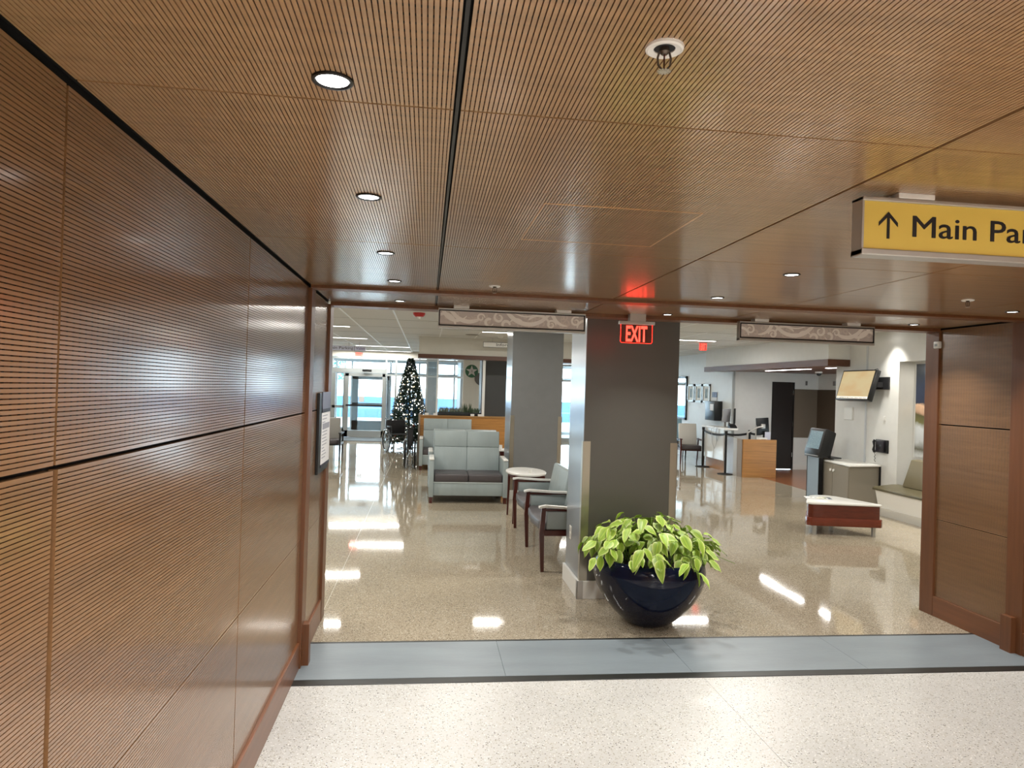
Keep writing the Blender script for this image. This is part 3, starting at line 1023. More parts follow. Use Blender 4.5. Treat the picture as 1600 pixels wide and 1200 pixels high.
# ------------------------------------------------------------------ pot plant
pl = thing('potted_plant', 'lime green leafy plant in a glossy dark navy bowl pot', 'potted plant', (1.675, 4.99, 0.004))
MB().lathe([(0, 0), (.15, 0), (.165, .008), (.20, .035), (.27, .10), (.335, .18), (.385, .27), (.408, .35), (.410, .40), (.400, .455), (.385, .485), (.372, .49), (.36, .48), (.37, .44), (.372, .42)], n=64).build('pot', POT, pl, 60)
MB().lathe([(0, .45), (.2, .445), (.371, .43)], n=32).build('soil', SOIL, pl)
LEAFM = bpy.data.materials.new('variegated_leaf')
LEAFM.use_nodes = True
nt = LEAFM.node_tree
b = nt.nodes['Principled BSDF']
b.inputs['Roughness'].default_value = .42
b.inputs['Subsurface Weight'].default_value = 0
at_ = nt.nodes.new('ShaderNodeAttribute')
at_.attribute_name = 'rim'
rp = nt.nodes.new('ShaderNodeValToRGB')
e = rp.color_ramp.elements
e[0].position = 0
e[0].color = lin('#b5cf50')
e[1].position = 1
e[1].color = lin('#eef5b0')
x_ = e.new(.12)
x_.color = lin('#8db43a')
x_ = e.new(.72)
x_.color = lin('#bcd65a')
nt.links.new(at_.outputs['Fac'], rp.inputs[0])
oi = nt.nodes.new('ShaderNodeObjectInfo')
mr = nt.nodes.new('ShaderNodeMapRange')
mr.inputs[3].default_value = .62
mr.inputs[4].default_value = 1.12
nt.links.new(oi.outputs['Random'], mr.inputs[0])
vm = nt.nodes.new('ShaderNodeVectorMath')
vm.operation = 'SCALE'
nt.links.new(rp.outputs[0], vm.inputs[0])
nt.links.new(mr.outputs[0], vm.inputs['Scale'])
nt.links.new(vm.outputs[0], b.inputs['Base Color'])


def leaf_mesh(L, Wd, fold, droop, twist):
    prof = [(0, .0), (.06, .42), (.2, .85), (.36, 1.0), (.55, .92), (.75, .62), (.9, .28), (1.0, 0)]
    vs, fs, rim = [], [], []
    for t, w_ in prof:
        x = L * t
        z = -droop * L * t * t + .02 * L * math.sin(t * 9)
        for k in (-1, -.55, 0, .55, 1):
            hw = w_ * Wd / 2
            y = k * hw
            zz = z + fold * abs(k) * hw + .03 * L * math.sin(t * 11 + k * 2) * abs(k)
            vs.append((x, y + twist * t * t * L * .2, zz))
            rim.append(abs(k) if k else 0.05)
    for i in range(len(prof) - 1):
        for k in range(4):
            a = i * 5 + k
            fs.append((a, a + 1, a + 6, a + 5))
    me = bpy.data.meshes.new('leaf')
    me.from_pydata(vs, [], fs)
    at = me.attributes.new('rim', 'FLOAT', 'POINT')
    for i, r in enumerate(rim):
        at.data[i].value = 1.0 if r == 1 else (.35 if r > .1 else 0)
    me.materials.append(LEAFM)
    me.shade_smooth()
    return me


leaves = [leaf_mesh(.105, .066, .25, .25, .3), leaf_mesh(.095, .058, .35, .45, -.3), leaf_mesh(.085, .056, .15, .1, .2), leaf_mesh(.115, .06, .3, .6, 0), leaf_mesh(.10, .07, -.1, .3, .1)]
rnd = random.Random(11)
stems = MB()
nl = 0
SH = 62
for sidx in range(SH):
    # shoots radiate out of the soil; every shoot carries leaves along its outer part
    a = sidx * 2.39996 + rnd.uniform(-.25, .25)
    rr = math.sqrt((sidx + .5) / SH)
    R_ = .55 * rr * rnd.uniform(.9, 1.1)
    if math.cos(a) > .8 and rr > .75:
        R_ *= 1.12
    top = .79 - .30 * rr ** 2.2 + rnd.uniform(-.04, .03)
    p0 = Vector((math.cos(a) * .24 * rr, math.sin(a) * .24 * rr, .44))
    p3 = Vector((math.cos(a) * R_, math.sin(a) * R_, top))
    p1 = p0 + Vector((math.cos(a) * .06 * rr, math.sin(a) * .06 * rr, .16))
    pts = []
    for k in range(6):
        t = k / 5
        pts.append(p0 * (1 - t) ** 2 + p1 * 2 * t * (1 - t) + p3 * t * t)
    stems.tube(pts, [.004, .0036, .003, .0028, .0024, .002], 5)
    nleaf = 5 if rr > .3 else 4
    for k in range(nleaf):
        if nl >= 296:
            break
        t = .55 + .45 * k / (nleaf - 1)
        i0 = min(4, int(t * 5))
        p = pts[i0].lerp(pts[i0 + 1], t * 5 - i0)
        o = bpy.data.objects.new('leaf', leaves[rnd.randrange(5)])
        C.objects.link(o)
        o.parent = pl
        az = a + (rnd.uniform(-.5, .5) if k == nleaf - 1 else (k % 2 * 2 - 1) * rnd.uniform(.6, 1.6))
        tilt = rnd.uniform(-.2, .45) + .75 * rr ** 2 + (.15 if k < 2 else 0)
        o.rotation_euler = Euler((rnd.uniform(-.45, .45), tilt, az), 'XYZ')
        s_ = rnd.uniform(.9, 1.3)
        o.scale = (s_, s_, s_)
        o.location = p + Vector((0, 0, rnd.uniform(-.01, .02)))
        nl += 1
stems.build('stems', mat('stem_green', '#6f8f33', .5), pl)

# ------------------------------------------------------------------ seating
def loveseat(label, x, y, rz=0):
    """local: front faces -y, front plane at y=0, width 1.15"""
    t = thing('loveseat', label, 'loveseat', (x, y, 0), rz, 'pale blue loveseats')
    W = .575
    MB().box((-W + .07, .03, .11), (W - .07, .075, .30), .008).build('front_panel', LEATHER, t)
    MB().tube([(-W + .07, .03, .302), (W - .07, .03, .302)], .007, 6).build('piping', PIPING, t)
    MB().box((-W + .07, .1, .14), (W - .07, .74, .30)).build('seat_base', LEATHERD, t, 0)
    for s_ in (-1, 1):
        c = MB()
        x0, x1 = (s_ * .001, s_ * (W - .075))
        c.box((min(x0, x1), .02, .305), (max(x0, x1), .62, .425), .025, seg=3)
        c.build('seat_cushion', LEATHERD, t, 50)
        M = Matrix.Translation((0, .56, .36)) @ Matrix.Rotation(-.16, 4, 'X')
        b = MB()
        for (z0, z1) in ((0, .419), (.42, .665)):
            b.box((min(x0, x1 + s_ * .0), 0, z0), (max(x0, x1), .13, z1), .009, M=M, seg=2)
        b.build('backrest_cushion', LEATHER, t, 50)
        a = MB().box((s_ * (W - .035) - .035, .0, .09), (s_ * (W - .035) + .035, .78, .625), .008)
        a.build('arm', LEATHER, t)
        MB().box((s_ * (W - .035) - .036, -.008, .625), (s_ * (W - .035) + .036, .60, .65), .01).build('arm_cap', SOLID, t)
        MB().box((s_ * (W - .035) - .022, .01, 0), (s_ * (W - .035) + .022, .05, .10), .003).build('leg', MAHOG, t, 0)
        MB().box((s_ * (W - .035) - .022, .72, 0), (s_ * (W - .035) + .022, .76, .10), .003).build('leg', MAHOG, t, 0)
    M = Matrix.Translation((0, .56, .36)) @ Matrix.Rotation(-.16, 4, 'X')
    MB().box((-W + .075, .13, -.2), (W - .075, .17, .655), .01, M=M).build('back_panel', LEATHER, t)
    return t


loveseat('pale blue two-seat vinyl loveseat in front beside the second column', .64, 10.1)
loveseat('pale blue loveseat against the wood partition, half hidden behind the front one', .455, 14.0)
loveseat('pale blue loveseat back to back behind the front loveseat', .63, 11.83 + .05, PI)


def guest_chair(label, x, y, rz, n=1, w=.98, back=LEATHER, seat=LEATHERD, leg=MAHOG, capm=SOLID, name='guest_chair', side=True, group=None, bh=.82):
    """local: front faces -y; x grows to the sitter's left ... ; n linked seats of width w"""
    t = thing(name, label, 'chair', (x, y, 0), rz, group)
    for i in range(n + 1):
        xx = -i * w
        MB().tube([(xx, .03, 0), (xx, .015, .35), (xx, .03, .60)], [.022, .031, .028], 4).build('leg', leg, t, 60)
        MB().tube([(xx, .62, 0), (xx, .54, .35), (xx, .52, .61)], [.016, .022, .02], 4).build('leg', leg, t, 60)
        MB().prism([(-.015, .608), (.05, .620), (.3, .603), (.56, .598), (.56, .578), (.3, .583), (.05, .600), (-.015, .59)], 0, xx - .03, xx + .03).build('armrest', capm, t, 0)
        MB().box((xx - .016, .03, .565), (xx + .016, .54, .585)).build('arm_rail', leg, t, 0)
        MB().box((xx - .016, .04, .335), (xx + .016, .56, .385)).build('side_rail', leg, t, 0)
        if side:
            MB().box((xx - .014, .06, .395), (xx + .014, .53, .56), .006).build('side_panel', back, t)
    for i in range(n):
        xa, xb = -i * w - .035, -(i + 1) * w + .035
        s_ = MB()
        pts = [(xb, .05), (xb + .12 * w, .01), ((xa + xb) / 2, -.015), (xa - .12 * w, .01), (xa, .05), (xa, .56), (xb, .56)]
        s_.prism(pts, 2, .36, .455, bev=.02)
        s_.build('seat', seat, t, 60)
        MB().box((xb, .07, .325), (xa, .10, .36)).box((xb, .5, .325), (xa, .53, .36)).build('seat_rail', leg, t, 0)
        M = Matrix.Translation((0, .41, .455)) @ Matrix.Rotation(-.2, 4, 'X')
        MB().box((xb + .02, 0, -.01), (xa - .02, .075, bh - .455), .022, M=M, seg=3).build('backrest', back, t, 50)
    return t


# linked pair beside the front column, facing left (-x)
guest_chair('pair of linked wood-armed waiting chairs beside the front column', 1.085, 6.39, -PI / 2, 2, 1.0, name='linked_chairs')
# side table in line with it
t = thing('side_table', 'white-topped wooden side table beyond the linked chairs', 'table', (1.31, 8.95, 0))
MB().prism([(.26 * math.cos(k * PI / 12) * (1.0), .42 * math.sin(k * PI / 12)) for k in range(24)], 2, .605, .63, bev=.006).build('table_top', SOLID, t)
MB().box((-.2, -.32, .55), (.2, .32, .605)).build('apron', MAHOG, t, 0)
for sx in (-1, 1):
    for sy in (-1, 1):
        MB().tube([(sx * .19, sy * .31, 0), (sx * .18, sy * .3, .56)], [.014, .022], 4).build('leg', MAHOG, t, 60)
t = thing('tea_light', 'tiny clear cup with a white candle on the side table', 'candle', (1.33, 8.72, .63))
MB().lathe([(0, 0), (.02, 0), (.024, .045), (.022, .045), (.019, .004), (0, .004)], n=16).build('cup', WHITEP, t)
MB().lathe([(0, .004), (.018, .004), (.018, .03), (0, .03)], n=12).build('candle', PAPER, t)
t = thing('end_table', 'small white-topped end table behind the front loveseat', 'table', (1.42, 12.4, 0))
MB().box((-.14, -.2, .575), (.3, .2, .60), .006).build('table_top', SOLID, t)
MB().box((-.10, -.17, .50), (.26, .17, .575)).build('apron', MAHOG, t, 0)
for sx in (-.08, .24):
    for sy in (-.15, .15):
        MB().tube([(sx, sy, 0), (sx, sy, .5)], .018, 4).build('leg', MAHOG, t, 60)
t = MB().lathe([(0, 0), (.03, 0), (.032, .08), (.028, .08), (.026, .005), (0, .005)], c=(1.335, 12.35, .60), n=14).build('paper_cup', WHITEP, None)
tag(t, 'white paper cup on the small end table behind the loveseat', 'cup')

guest_chair('grey-backed chair with black arms at the far left edge of the opening', -1.86, 15.52, 0, 1, .62, back=mat('grey_vinyl', '#9c9a94', .5), leg=BLACK, capm=BLACK, side=False, bh=.93)
guest_chair('cream-backed dark-seated chair behind the first stanchion', 6.63, 15.95, -.12, 1, .55, back=LEATHERC, leg=MAHOG, capm=MAHOG, side=False, bh=.98)
guest_chair('light blue high-back chair behind the cream one', 6.66, 17.2, -.25, 1, .62, back=LEATHERB, leg=BLACK, capm=BLACK, side=False, bh=1.05)

# ------------------------------------------------------------------ wheelchairs
def wheelchair(label, x, y, rz, width):
    t = thing('wheelchair', label, 'wheelchair', (x, y, 0), rz, 'wheelchairs beside the tree')
    hw = width / 2
    for s_ in (-1, 1):
        wx = s_ * hw
        R_ = .30
        w_ = MB()
        circ = lambda r, xx: [(xx, r * math.cos(k * PI / 14), R_ + r * math.sin(k * PI / 14)) for k in range(28)]
        w_.tube(circ(R_ - .018, wx), .018, 6, closed=True)
        w_.build('tyre', BLACK, t)
        MB().tube(circ(.255, wx + s_ * .035), .007, 5, closed=True).build('handrim', CHROME, t)
        sp_ = MB()
        sp_.tube([(wx - .03, 0, R_), (wx + .03, 0, R_)], .022, 8)
        for k in range(16):
            a = k * PI / 8
            sp_.tube([(wx, .02 * math.cos(a), R_ + .02 * math.sin(a)), (wx, .275 * math.cos(a), R_ + .275 * math.sin(a))], .0025, 4)
        sp_.build('spokes', CHROME, t)
        fr = MB()
        fx = s_ * (hw - .05)
        fr.tube([(fx, .10, .30), (fx, .10, .80), (fx, .20, .83)], .011, 6)
        fr.tube([(fx, .10, .62), (fx, -.22, .62), (fx, -.24, .40), (fx, -.30, .20)], .011, 6)
        fr.tube([(fx, .10, .42), (fx, -.26, .42)], .011, 6)
        fr.tube([(fx, .08, .22), (fx, -.26, .22)], .011, 6)
        fr.build('frame', BLACK, t)
        MB().box((fx - .025, -.2, .625), (fx + .025, .08, .655), .01).build('armrest', BLACK, t)
        MB().tube([(fx, .17, .825), (fx, .26, .84)], .016, 8).build('push_handle', BLACK, t)
        MB().tube([(fx + .0, -.30 + .07 * math.cos(k * PI / 8), .075 + .07 * math.sin(k * PI / 8)) for k in range(16)], .012, 6, closed=True).tube([(fx, -.30, .075), (fx, -.28, .22)], .008, 6).build('caster', BLACK, t)
        MB().tube([(fx, -.26, .38), (fx, -.42, .14)], .009, 6).box((fx - s_ * .12 - .05, -.50, .10), (fx - s_ * .12 + .10 * (hw > .2), -.38, .115)).build('footrest', BLACK, t, 0)
    b = MB()
    if hw > .2:
        b.box((-hw + .05, -.24, .43), (hw - .05, .12, .455), .01)
    else:
        b.box((-.03, -.24, .40), (.03, .12, .62), .01)
    b.build('seat_sling', BLACKM, t)
    MB().box((-hw + .05, .09, .46), (hw - .05, .115, .80), .01).build('back_sling', BLACKM, t)
    MB().tube([(-hw + .05, 0, .22), (hw - .05, -.05, .42)], .01, 6).tube([(hw - .05, 0, .22), (-hw + .05, -.05, .42)], .01, 6).build('cross_brace', CHROME, t)
    return t


wc = wheelchair('open black wheelchair facing forward beside the Christmas tree', -.72, 17.9, .38, .56)
wheelchair('second wheelchair, folded narrow, right of the open one', -.31, 14.4, PI, .20)

# ------------------------------------------------------------------ christmas tree
xt = thing('christmas_tree', 'tall decorated Christmas tree with white lights by the entrance glass', 'Christmas tree', (-.46, 19.0, 0))
MB().tube([(0, 0, 0), (0, 0, 2.35)], [.04, .01], 8).build('trunk', mat('tree_trunk', '#3b2a1c', .9), xt)
MB().tube([(0, 0, .02), (.25, .1, 0)], .012, 6).tube([(0, 0, .02), (-.25, .1, 0)], .012, 6).tube([(0, 0, .02), (0, -.25, 0)], .012, 6).tube([(-.02, 0, .3), (.0, 0, .0)], .03, 6).build('stand', BLACK, xt)
vs, fs = [], []
rnd = random.Random(5)
for i in range(30000):
    t_ = rnd.random() ** 1.5
    z = .22 + t_ * 2.2
    rmax = .62 * (1 - t_) ** .85 + .03
    r = rmax * math.sqrt(rnd.uniform(.04, 1))
    a = rnd.uniform(0, 2 * PI)
    p = Vector((r * math.cos(a), r * math.sin(a), z - .12 * r))
    d = Vector((math.cos(a + rnd.uniform(-.8, .8)), math.sin(a + rnd.uniform(-.8, .8)), rnd.uniform(-.6, .5))).normalized() * rnd.uniform(.04, .09)
    s_ = d.cross(Vector((rnd.gauss(0, 1), rnd.gauss(0, 1), 1))).normalized() * .011
    k = len(vs)
    vs += [tuple(p - s_), tuple(p + s_), tuple(p + d)]
    fs.append((k, k + 1, k + 2))
me = bpy.data.meshes.new('needles')
me.from_pydata(vs, [], fs)
me.materials.append(mat('fir_green', '#33473a', .7))
o = bpy.data.objects.new('needles', me)
C.objects.link(o)
o.parent = xt
o['kind'] = 'stuff'
bl, orn = MB(), MB()
for i in range(360):
    t_ = rnd.random() ** 1.05
    z = .3 + t_ * 2.08
    r = (.62 * (1 - t_) ** .85 + .02) * rnd.uniform(.85, 1.05)
    a = rnd.uniform(0, 2 * PI)
    bl.sphere((r * math.cos(a), r * math.sin(a), z - .1 * r), rnd.uniform(.009, .018), 6, mi=0 if rnd.random() < .75 else 1)
for i in range(70):
    t_ = rnd.random() ** 1.2
    z = .3 + t_ * 2.05
    r = (.62 * (1 - t_) ** .85 + .02) * rnd.uniform(.8, 1.0)
    a = rnd.uniform(0, 2 * PI)
    orn.sphere((r * math.cos(a), r * math.sin(a), z - .1 * r), rnd.uniform(.022, .036), 8, mi=rnd.choice([0, 0, 1, 0, 2]))
tag(bl.build('fairy_lights', [mat('bulb_white', '#ffffff', .4, emit=5, ecol=(1, .97, .9)), mat('bulb_warm', '#ffe2a8', .4, emit=2.5, ecol=(1, .8, .5))], xt), kind='stuff')
tag(orn.build('baubles', [mat('bauble_silver', '#c8ccd4', .2, metal=.8), mat('bauble_blue', '#4a5fa5', .25, metal=.5), mat('bauble_red', '#a03028', .3)], xt), kind='stuff')
tp = MB()
for i in range(46):
    d = Vector((rnd.gauss(0, 1), rnd.gauss(0, 1), rnd.gauss(0, .8))).normalized()
    p = Vector((0, 0, 2.22))
    s_ = d.orthogonal().normalized() * .02
    tp.quad([p, p + d * .1 + s_, p + d * .19, p + d * .1 - s_])
tp.build('topper_bow', mat('silver_ribbon', '#ccd4f5', .3), xt, 0)

# trough planter on the partition
tr = thing('trough_planter', 'long black planter of small plants on the partition ledge', 'planter', (.72, 15.17, 1.07))
MB().box((-.48, -.055, 0), (.50, .075, .07), .004).build('trough', BLACK, tr, 0)
gp = MB()
for i in range(520):
    x = rnd.uniform(-.45, .42)
    tall = .08 + (.10 if .05 < x < .25 and rnd.random() < .3 else 0) + rnd.uniform(0, .05)
    p = Vector((x, rnd.uniform(-.05, .07), .06))
    d = Vector((rnd.uniform(-.05, .05), rnd.uniform(-.04, .04), tall))
    s_ = Vector((rnd.uniform(-1, 1), rnd.uniform(-1, 1), 0)).normalized() * .009
    gp.quad([p - s_, p + s_, p + d * .7 + s_ * .8, p + d])
tag(gp.build('foliage', mat('trough_green', '#53694a', .6, var=.4, vscale=30), tr, 0), kind='stuff')

# ------------------------------------------------------------------ left wall poster, thermostat, outlet
po = thing('notice_board', 'tall black-framed white directory notice on the wood wall edge', 'notice', (XL, 4.94, 1.09))
MB().box((0, -.26, 0), (.018, .21, .54), .003).build('frame', BLACK, po, 0)
MB().box((.016, -.16, .05), (.021, .225, .43)).build('page', PAPER, po, 0)
MB().box((.016, -.16, .43), (.023, .225, .545)).build('header', mat('header_grey', '#747889', .5), po, 0)
MB().box((.016, -.16, .405), (.0225, .225, .435)).box((.016, -.16, .035), (.0225, .225, .055)).build('band', mat('band_navy', '#2b2d3f', .5), po, 0)
ln = MB()
for k in range(14):
    z = .38 - k * .022
    ln.box((.0208, -.13, z), (.0215, -.13 + rnd.uniform(.1, .26), z + .006))
ln.box((.0208, -.13, .29), (.0214, .2, .33))
ln.build('print_lines', mat('print_grey', '#9a9ca6', .6), po, 0)
th = thing('thermostat', 'small white thermostat high on the right wood wall', 'thermostat', (4.045, 5.08, 2.15))
MB().box((-.028, -.03, -.028), (0, .03, .028), .006).build('case', WHITEP, th)
MB().box((-.030, -.014, -.012), (-.027, .014, .008)).build('display', mat('lcd', '#9aa0a0', .3), th, 0)
ot = thing('wall_outlet', 'white electrical outlet low on the side of the front column', 'outlet', (1.284, 5.95, .46))
MB().box((-.006, -.036, -.058), (0, .036, .058), .002).build('cover_plate', WHITEP, ot)
MB().box((-.009, -.017, .01), (-.005, .017, .045), .002).box((-.009, -.017, -.045), (-.005, .017, -.01), .002).build('socket', mat('socket_white', '#c7c5be', .4), ot)

# ------------------------------------------------------------------ coffee table, magazine
ct = thing('coffee_table', 'wedge-shaped low table with white top and dark red wood sides', 'table', (5.2, 8.2, 0))
def wedge(k, r=.0):
    """rounded triangle outline, scaled by k about its centre"""
    P_ = [(-.405, -.115), (.385, -.255), (.42, -.23), (.40, -.16), (.22, .40), (.12, .50), (.0, .505), (-.10, .47), (-.22, .33), (-.42, .0), (-.44, -.07)]
    return [(x * k, (y - .05) * k + .05) for x, y in P_]
MB().prism(wedge(1.03), 2, .375, .40, bev=.008).build('table_top', SOLID, ct)
MB().prism(wedge(.98), 2, .21, .375).build('apron', MAHOG2, ct, 60)
MB().prism(wedge(1.04), 2, .115, .215, bev=.004).build('band', MAHOG3, ct)
for x, y in ((-.36, -.08), (.34, -.21), (.01, .16)):
    MB().tube([(x, y, 0), (x, y, .12)], .024, 4).build('leg', ALU, ct, 60)
mg = thing('magazine', 'open floral magazine lying on the white wedge table', 'magazine', (5.06, 8.42, .40), -.35)
MB().box((-.16, -.09, 0), (.16, .09, .008), .002).build('pages', PAPER, mg, 0)
fb = MB()
for i in range(16):
    fb.lathe([(0, 0), (rnd.uniform(.01, .022), 0)], c=(rnd.uniform(-.1, .13), rnd.uniform(-.06, .06), .0086 + i * 1e-5), n=7, mi=i % 3)
fb.build('cover_print', [mat('flower_olive', '#6d7a33', .5), mat('flower_dark', '#33402b', .5), mat('flower_yellow', '#c3bd57', .5)], mg, 0)
MB().box((.11, -.085, .0081), (.155, .085, .009)).build('photo', mat('photo_grey', '#55606a', .5), mg, 0)

# ------------------------------------------------------------------ kiosk and cabinet
ki = thing('kiosk', 'grey check-in kiosk with tilted black touch screen', 'kiosk', (6.42, 10.84, 0))
MB().prism([(.008, .21), (-.035, -.20), (.03, -.20), (.07, .21)], 2, .02, .72).build('body', CABG2, ki, 0)
b = MB().prism([(-.042, -.215), (.03, -.215), (.03, -.20), (-.040, -.20)], 2, 0, .735).prism([(.004, .21), (.07, .21), (.07, .222), (.004, .222)], 2, 0, .735)
b.prism([(.004, .22), (-.04, -.21), (.04, -.21), (.08, .22)], 2, 0, .022)
b.build('edge_trim', BLACK, ki, 0)
hd = MB().prism([(-.05, .72), (-.05, .80), (.052, 1.18), (.08, 1.19), (.235, 1.13), (.235, 1.10), (.155, .77), (.155, .72)], 1, -.235, .215, bev=.006)
hd.build('head', BLACK, ki)
MB().box((.12, -.30, .715), (.30, .215, .735), .004).build('base_tray', BLACKM, ki)
dirv = Vector((.052 + .05, 0, .38)).normalized()
nv = Vector((-dirv.z, 0, dirv.x))
def kp(u, v, d=.003):
    return Vector((-.05, 0, .80)) + dirv * v + nv * d + Vector((0, u, 0))
sm = bpy.data.materials.new('kiosk_screen')
sm.use_nodes = True
nt = sm.node_tree
b = nt.nodes['Principled BSDF']
nz = nt.nodes.new('ShaderNodeTexNoise')
nz.inputs['Scale'].default_value = 14
rp = nt.nodes.new('ShaderNodeValToRGB')
rp.color_ramp.elements[0].color = lin('#4d6472')
rp.color_ramp.elements[1].color = lin('#90a8b0')
nt.links.new(nz.outputs[0], rp.inputs[0])
nt.links.new(rp.outputs[0], b.inputs['Base Color'])
nt.links.new(rp.outputs[0], b.inputs['Emission Color'])
b.inputs['Emission Strength'].default_value = .35
b.inputs['Roughness'].default_value = .15
s_ = MB()
s_.quad([kp(-.19, .06), kp(.17, .06), kp(.17, .36), kp(-.19, .36)])
s_.build('screen', sm, ki, 0)
s_ = MB().box((-.06, -.2, .74), (-.048, .18, .755))
s_.build('card_slot', ALU, ki, 0)

cb = thing('cabinet', 'low taupe two-door cabinet with white top under the television', 'cabinet', (0, 0, 0))
foot = [(6.535, 11.03), (6.415, 9.85), (6.99, 9.98), (6.99, 11.03)]
top = [(6.53, 11.03), (6.398, 9.82), (6.998, 9.94), (6.998, 11.03)]
MB().prism(foot, 2, 0, .665).build('body', CABG, cb, 0)
MB().prism(top, 2, .665, .69, bev=.003).build('worktop', SOLID, cb, 0)
dv = Vector((.12, 1.18, 0))
Ld = dv.length
dv.normalize()
ang = math.atan2(dv.y, dv.x)
for i, (u0, u1) in enumerate(((.01, .50), (.51, 1.0))):
    d_ = bpy.data.objects.new('door', None)
    o = MB().box((u0, 0, .02), (u1, .016, .65), .002).build('door', CABG, cb, 0)
    o.location = (6.415, 9.85, 0)
    o.rotation_euler = (0, 0, ang)
    ku = .455 if i == 0 else .555
    MB().lathe([(0, .02), (.022, .02), (.024, .006), (.02, 0)], c=(0, 0, 0), n=20, M=Matrix.Translation((ku, .014, .555)) @ Matrix.Rotation(-PI / 2, 4, 'X')).build('knob', WHITEP, o)
    bpy.data.objects.remove(d_)
MB().box((6.985, 9.945, 0), (6.999, 9.975, .665)).build('end_strip', BLACKM, cb, 0)

# ------------------------------------------------------------------ wall-mounted things on the TV wall
tv = thing('television', 'wall television tilted down, pale beige screen with a line of text', 'television', (6.78, 10.31, 1.918))
MT = Matrix.Rotation(math.radians(16), 4, 'Y')
MB().box((-.012, -.426, -.25), (.07, .426, .25), .006, M=MT).build('case', BLACK, tv)
scn = bpy.data.materials.new('tv_screen')
scn.use_nodes = True
nt = scn.node_tree
b = nt.nodes['Principled BSDF']
nz = nt.nodes.new('ShaderNodeTexNoise')
nz.inputs['Scale'].default_value = 2.2
rp = nt.nodes.new('ShaderNodeValToRGB')
rp.color_ramp.elements[0].position = .35
rp.color_ramp.elements[0].color = lin('#e6cf9c')
rp.color_ramp.elements[1].position = .65
rp.color_ramp.elements[1].color = lin('#e3c08b')
nt.links.new(nz.outputs[0], rp.inputs[0])
nt.links.new(rp.outputs[0], b.inputs['Emission Color'])
b.inputs['Base Color'].default_value = (.02, .02, .02, 1)
b.inputs['Emission Strength'].default_value = .8
b.inputs['Roughness'].default_value = .5
b.inputs['Specular IOR Level'].default_value = .1
MB().box((-.0135, -.402, -.222), (-.0115, .402, .229), M=MT).build('screen', scn, tv, 0)
MB().box((-.0145, -.402, -.226), (-.0138, .402, -.19), M=MT).build('caption_bar', mat('caption_white', '#e2ddd0', .4, emit=.7, ecol=lin('#e2ddd0')), tv, 0)
tt = text('caption', 'for updates on this screen, please watch here', .03, (0, 0, 0), (0, 0, 0), BLACK, tv, width=.76, ext=.0002)
tt.matrix_local = MT @ Matrix.Translation((-.0152, .38, -.22)) @ Matrix(((0, 0, -1, 0), (-1, 0, 0, 0), (0, 1, 0, 0), (0, 0, 0, 1)))
MB().tube([(.0, -.43, .23), (.06, -.445, .255), (.09, -.445, .19), (.05, -.43, .12)], .006, 6).build('cable_loop', BLACK, tv)
MB().box((.06, -.12, -.1), (.2, .02, .08)).box((.19, -.52, -.06), (.218, .12, .13), .002).box((.05, -.40, -.03), (.2, -.34, .05)).build('wall_bracket', BLACKM, tv, 0)
t = MB().box((6.988, 10.68, 1.345), (7.0, 10.925, 1.56), .003).box((6.980, 10.69, 1.352), (6.992, 10.915, 1.553), .002).build('access_cover', WHITEP, None, 0)
tag(t, 'square white access cover on the wall below the television', 'wall plate')
t = MB().box((6.978, 10.33, .69), (7.0, 10.358, 1.70), .002).box((6.978, 10.33, 2.15), (7.0, 10.358, HL), .002).build('cable_raceway', mat('raceway', '#c9cdd0', .4), None, 0)
tag(t, 'thin vertical white cable raceway on the television wall', 'cable cover')
t = MB().box((6.992, 9.87, 1.374), (7.0, 9.92, 1.449), .002).box((6.988, 9.887, 1.395), (6.993, 9.902, 1.425)).build('light_switch', WHITEP, None, 0)
tag(t, 'white light switch plate above the wall phone', 'switch')
ph = thing('wall_phone', 'black corded telephone on the white wall beside the niche', 'telephone', (7.0, 9.93, .981))
MB().box((-.03, -.15, -.10), (0, .13, .10), .005).build('backplate', BLACK, ph)
MB().box((-.07, -.10, -.09), (-.03, .07, .09), .008).build('body', mat('phone_dark', '#26242b', .35), ph)
MB().box((-.075, -.07, -.02), (-.068, .05, .03)).build('faceplate', CHROME, ph, 0)
MB().tube([(-.06, .10, .09), (-.075, .105, .06), (-.07, .10, 0), (-.075, .105, -.06), (-.06, .10, -.10)], [.022, .022, .014, .022, .022], 8).build('handset', BLACK, ph)
MB().tube([(-.05 + .008 * math.cos(k), .105 + .008 * math.sin(k), -.10 - k * .008) for k in range(20)], .004, 5).build('cord', BLACK, ph)

# niche bench
bn = thing('bench', 'white built-in bench with olive seat and backrest in the niche', 'bench', (0, 0, 0))
MB().prism([(6.68, .0), (6.60, .37), (7.0, .37), (7.0, 0)], 1, 6.1, 9.50).build('base', WHITEP, bn, 0)
MB().prism([(6.668, .0), (6.642, .12), (6.66, .12), (6.70, 0)], 1, 6.1, 9.49).build('plinth', mat('plinth_white', '#cfcdc6', .4), bn, 0)
OLIVE = mat('olive_vinyl', '#585139', .4)
MB().prism([(6.58, .37), (6.58, .40), (6.60, .415), (6.9, .45), (7.0, .45), (7.0, .37)], 1, 6.12, 9.54, bev=.006).build('seat_cushion', OLIVE, bn)
MB().prism([(6.86, .45), (6.99, .84), (7.10, .85), (7.20, .84), (7.20, .45)], 1, 6.12, 9.28, bev=.015).build('backrest', mat('olive_vinyl_back', '#6d644b', .45), bn)
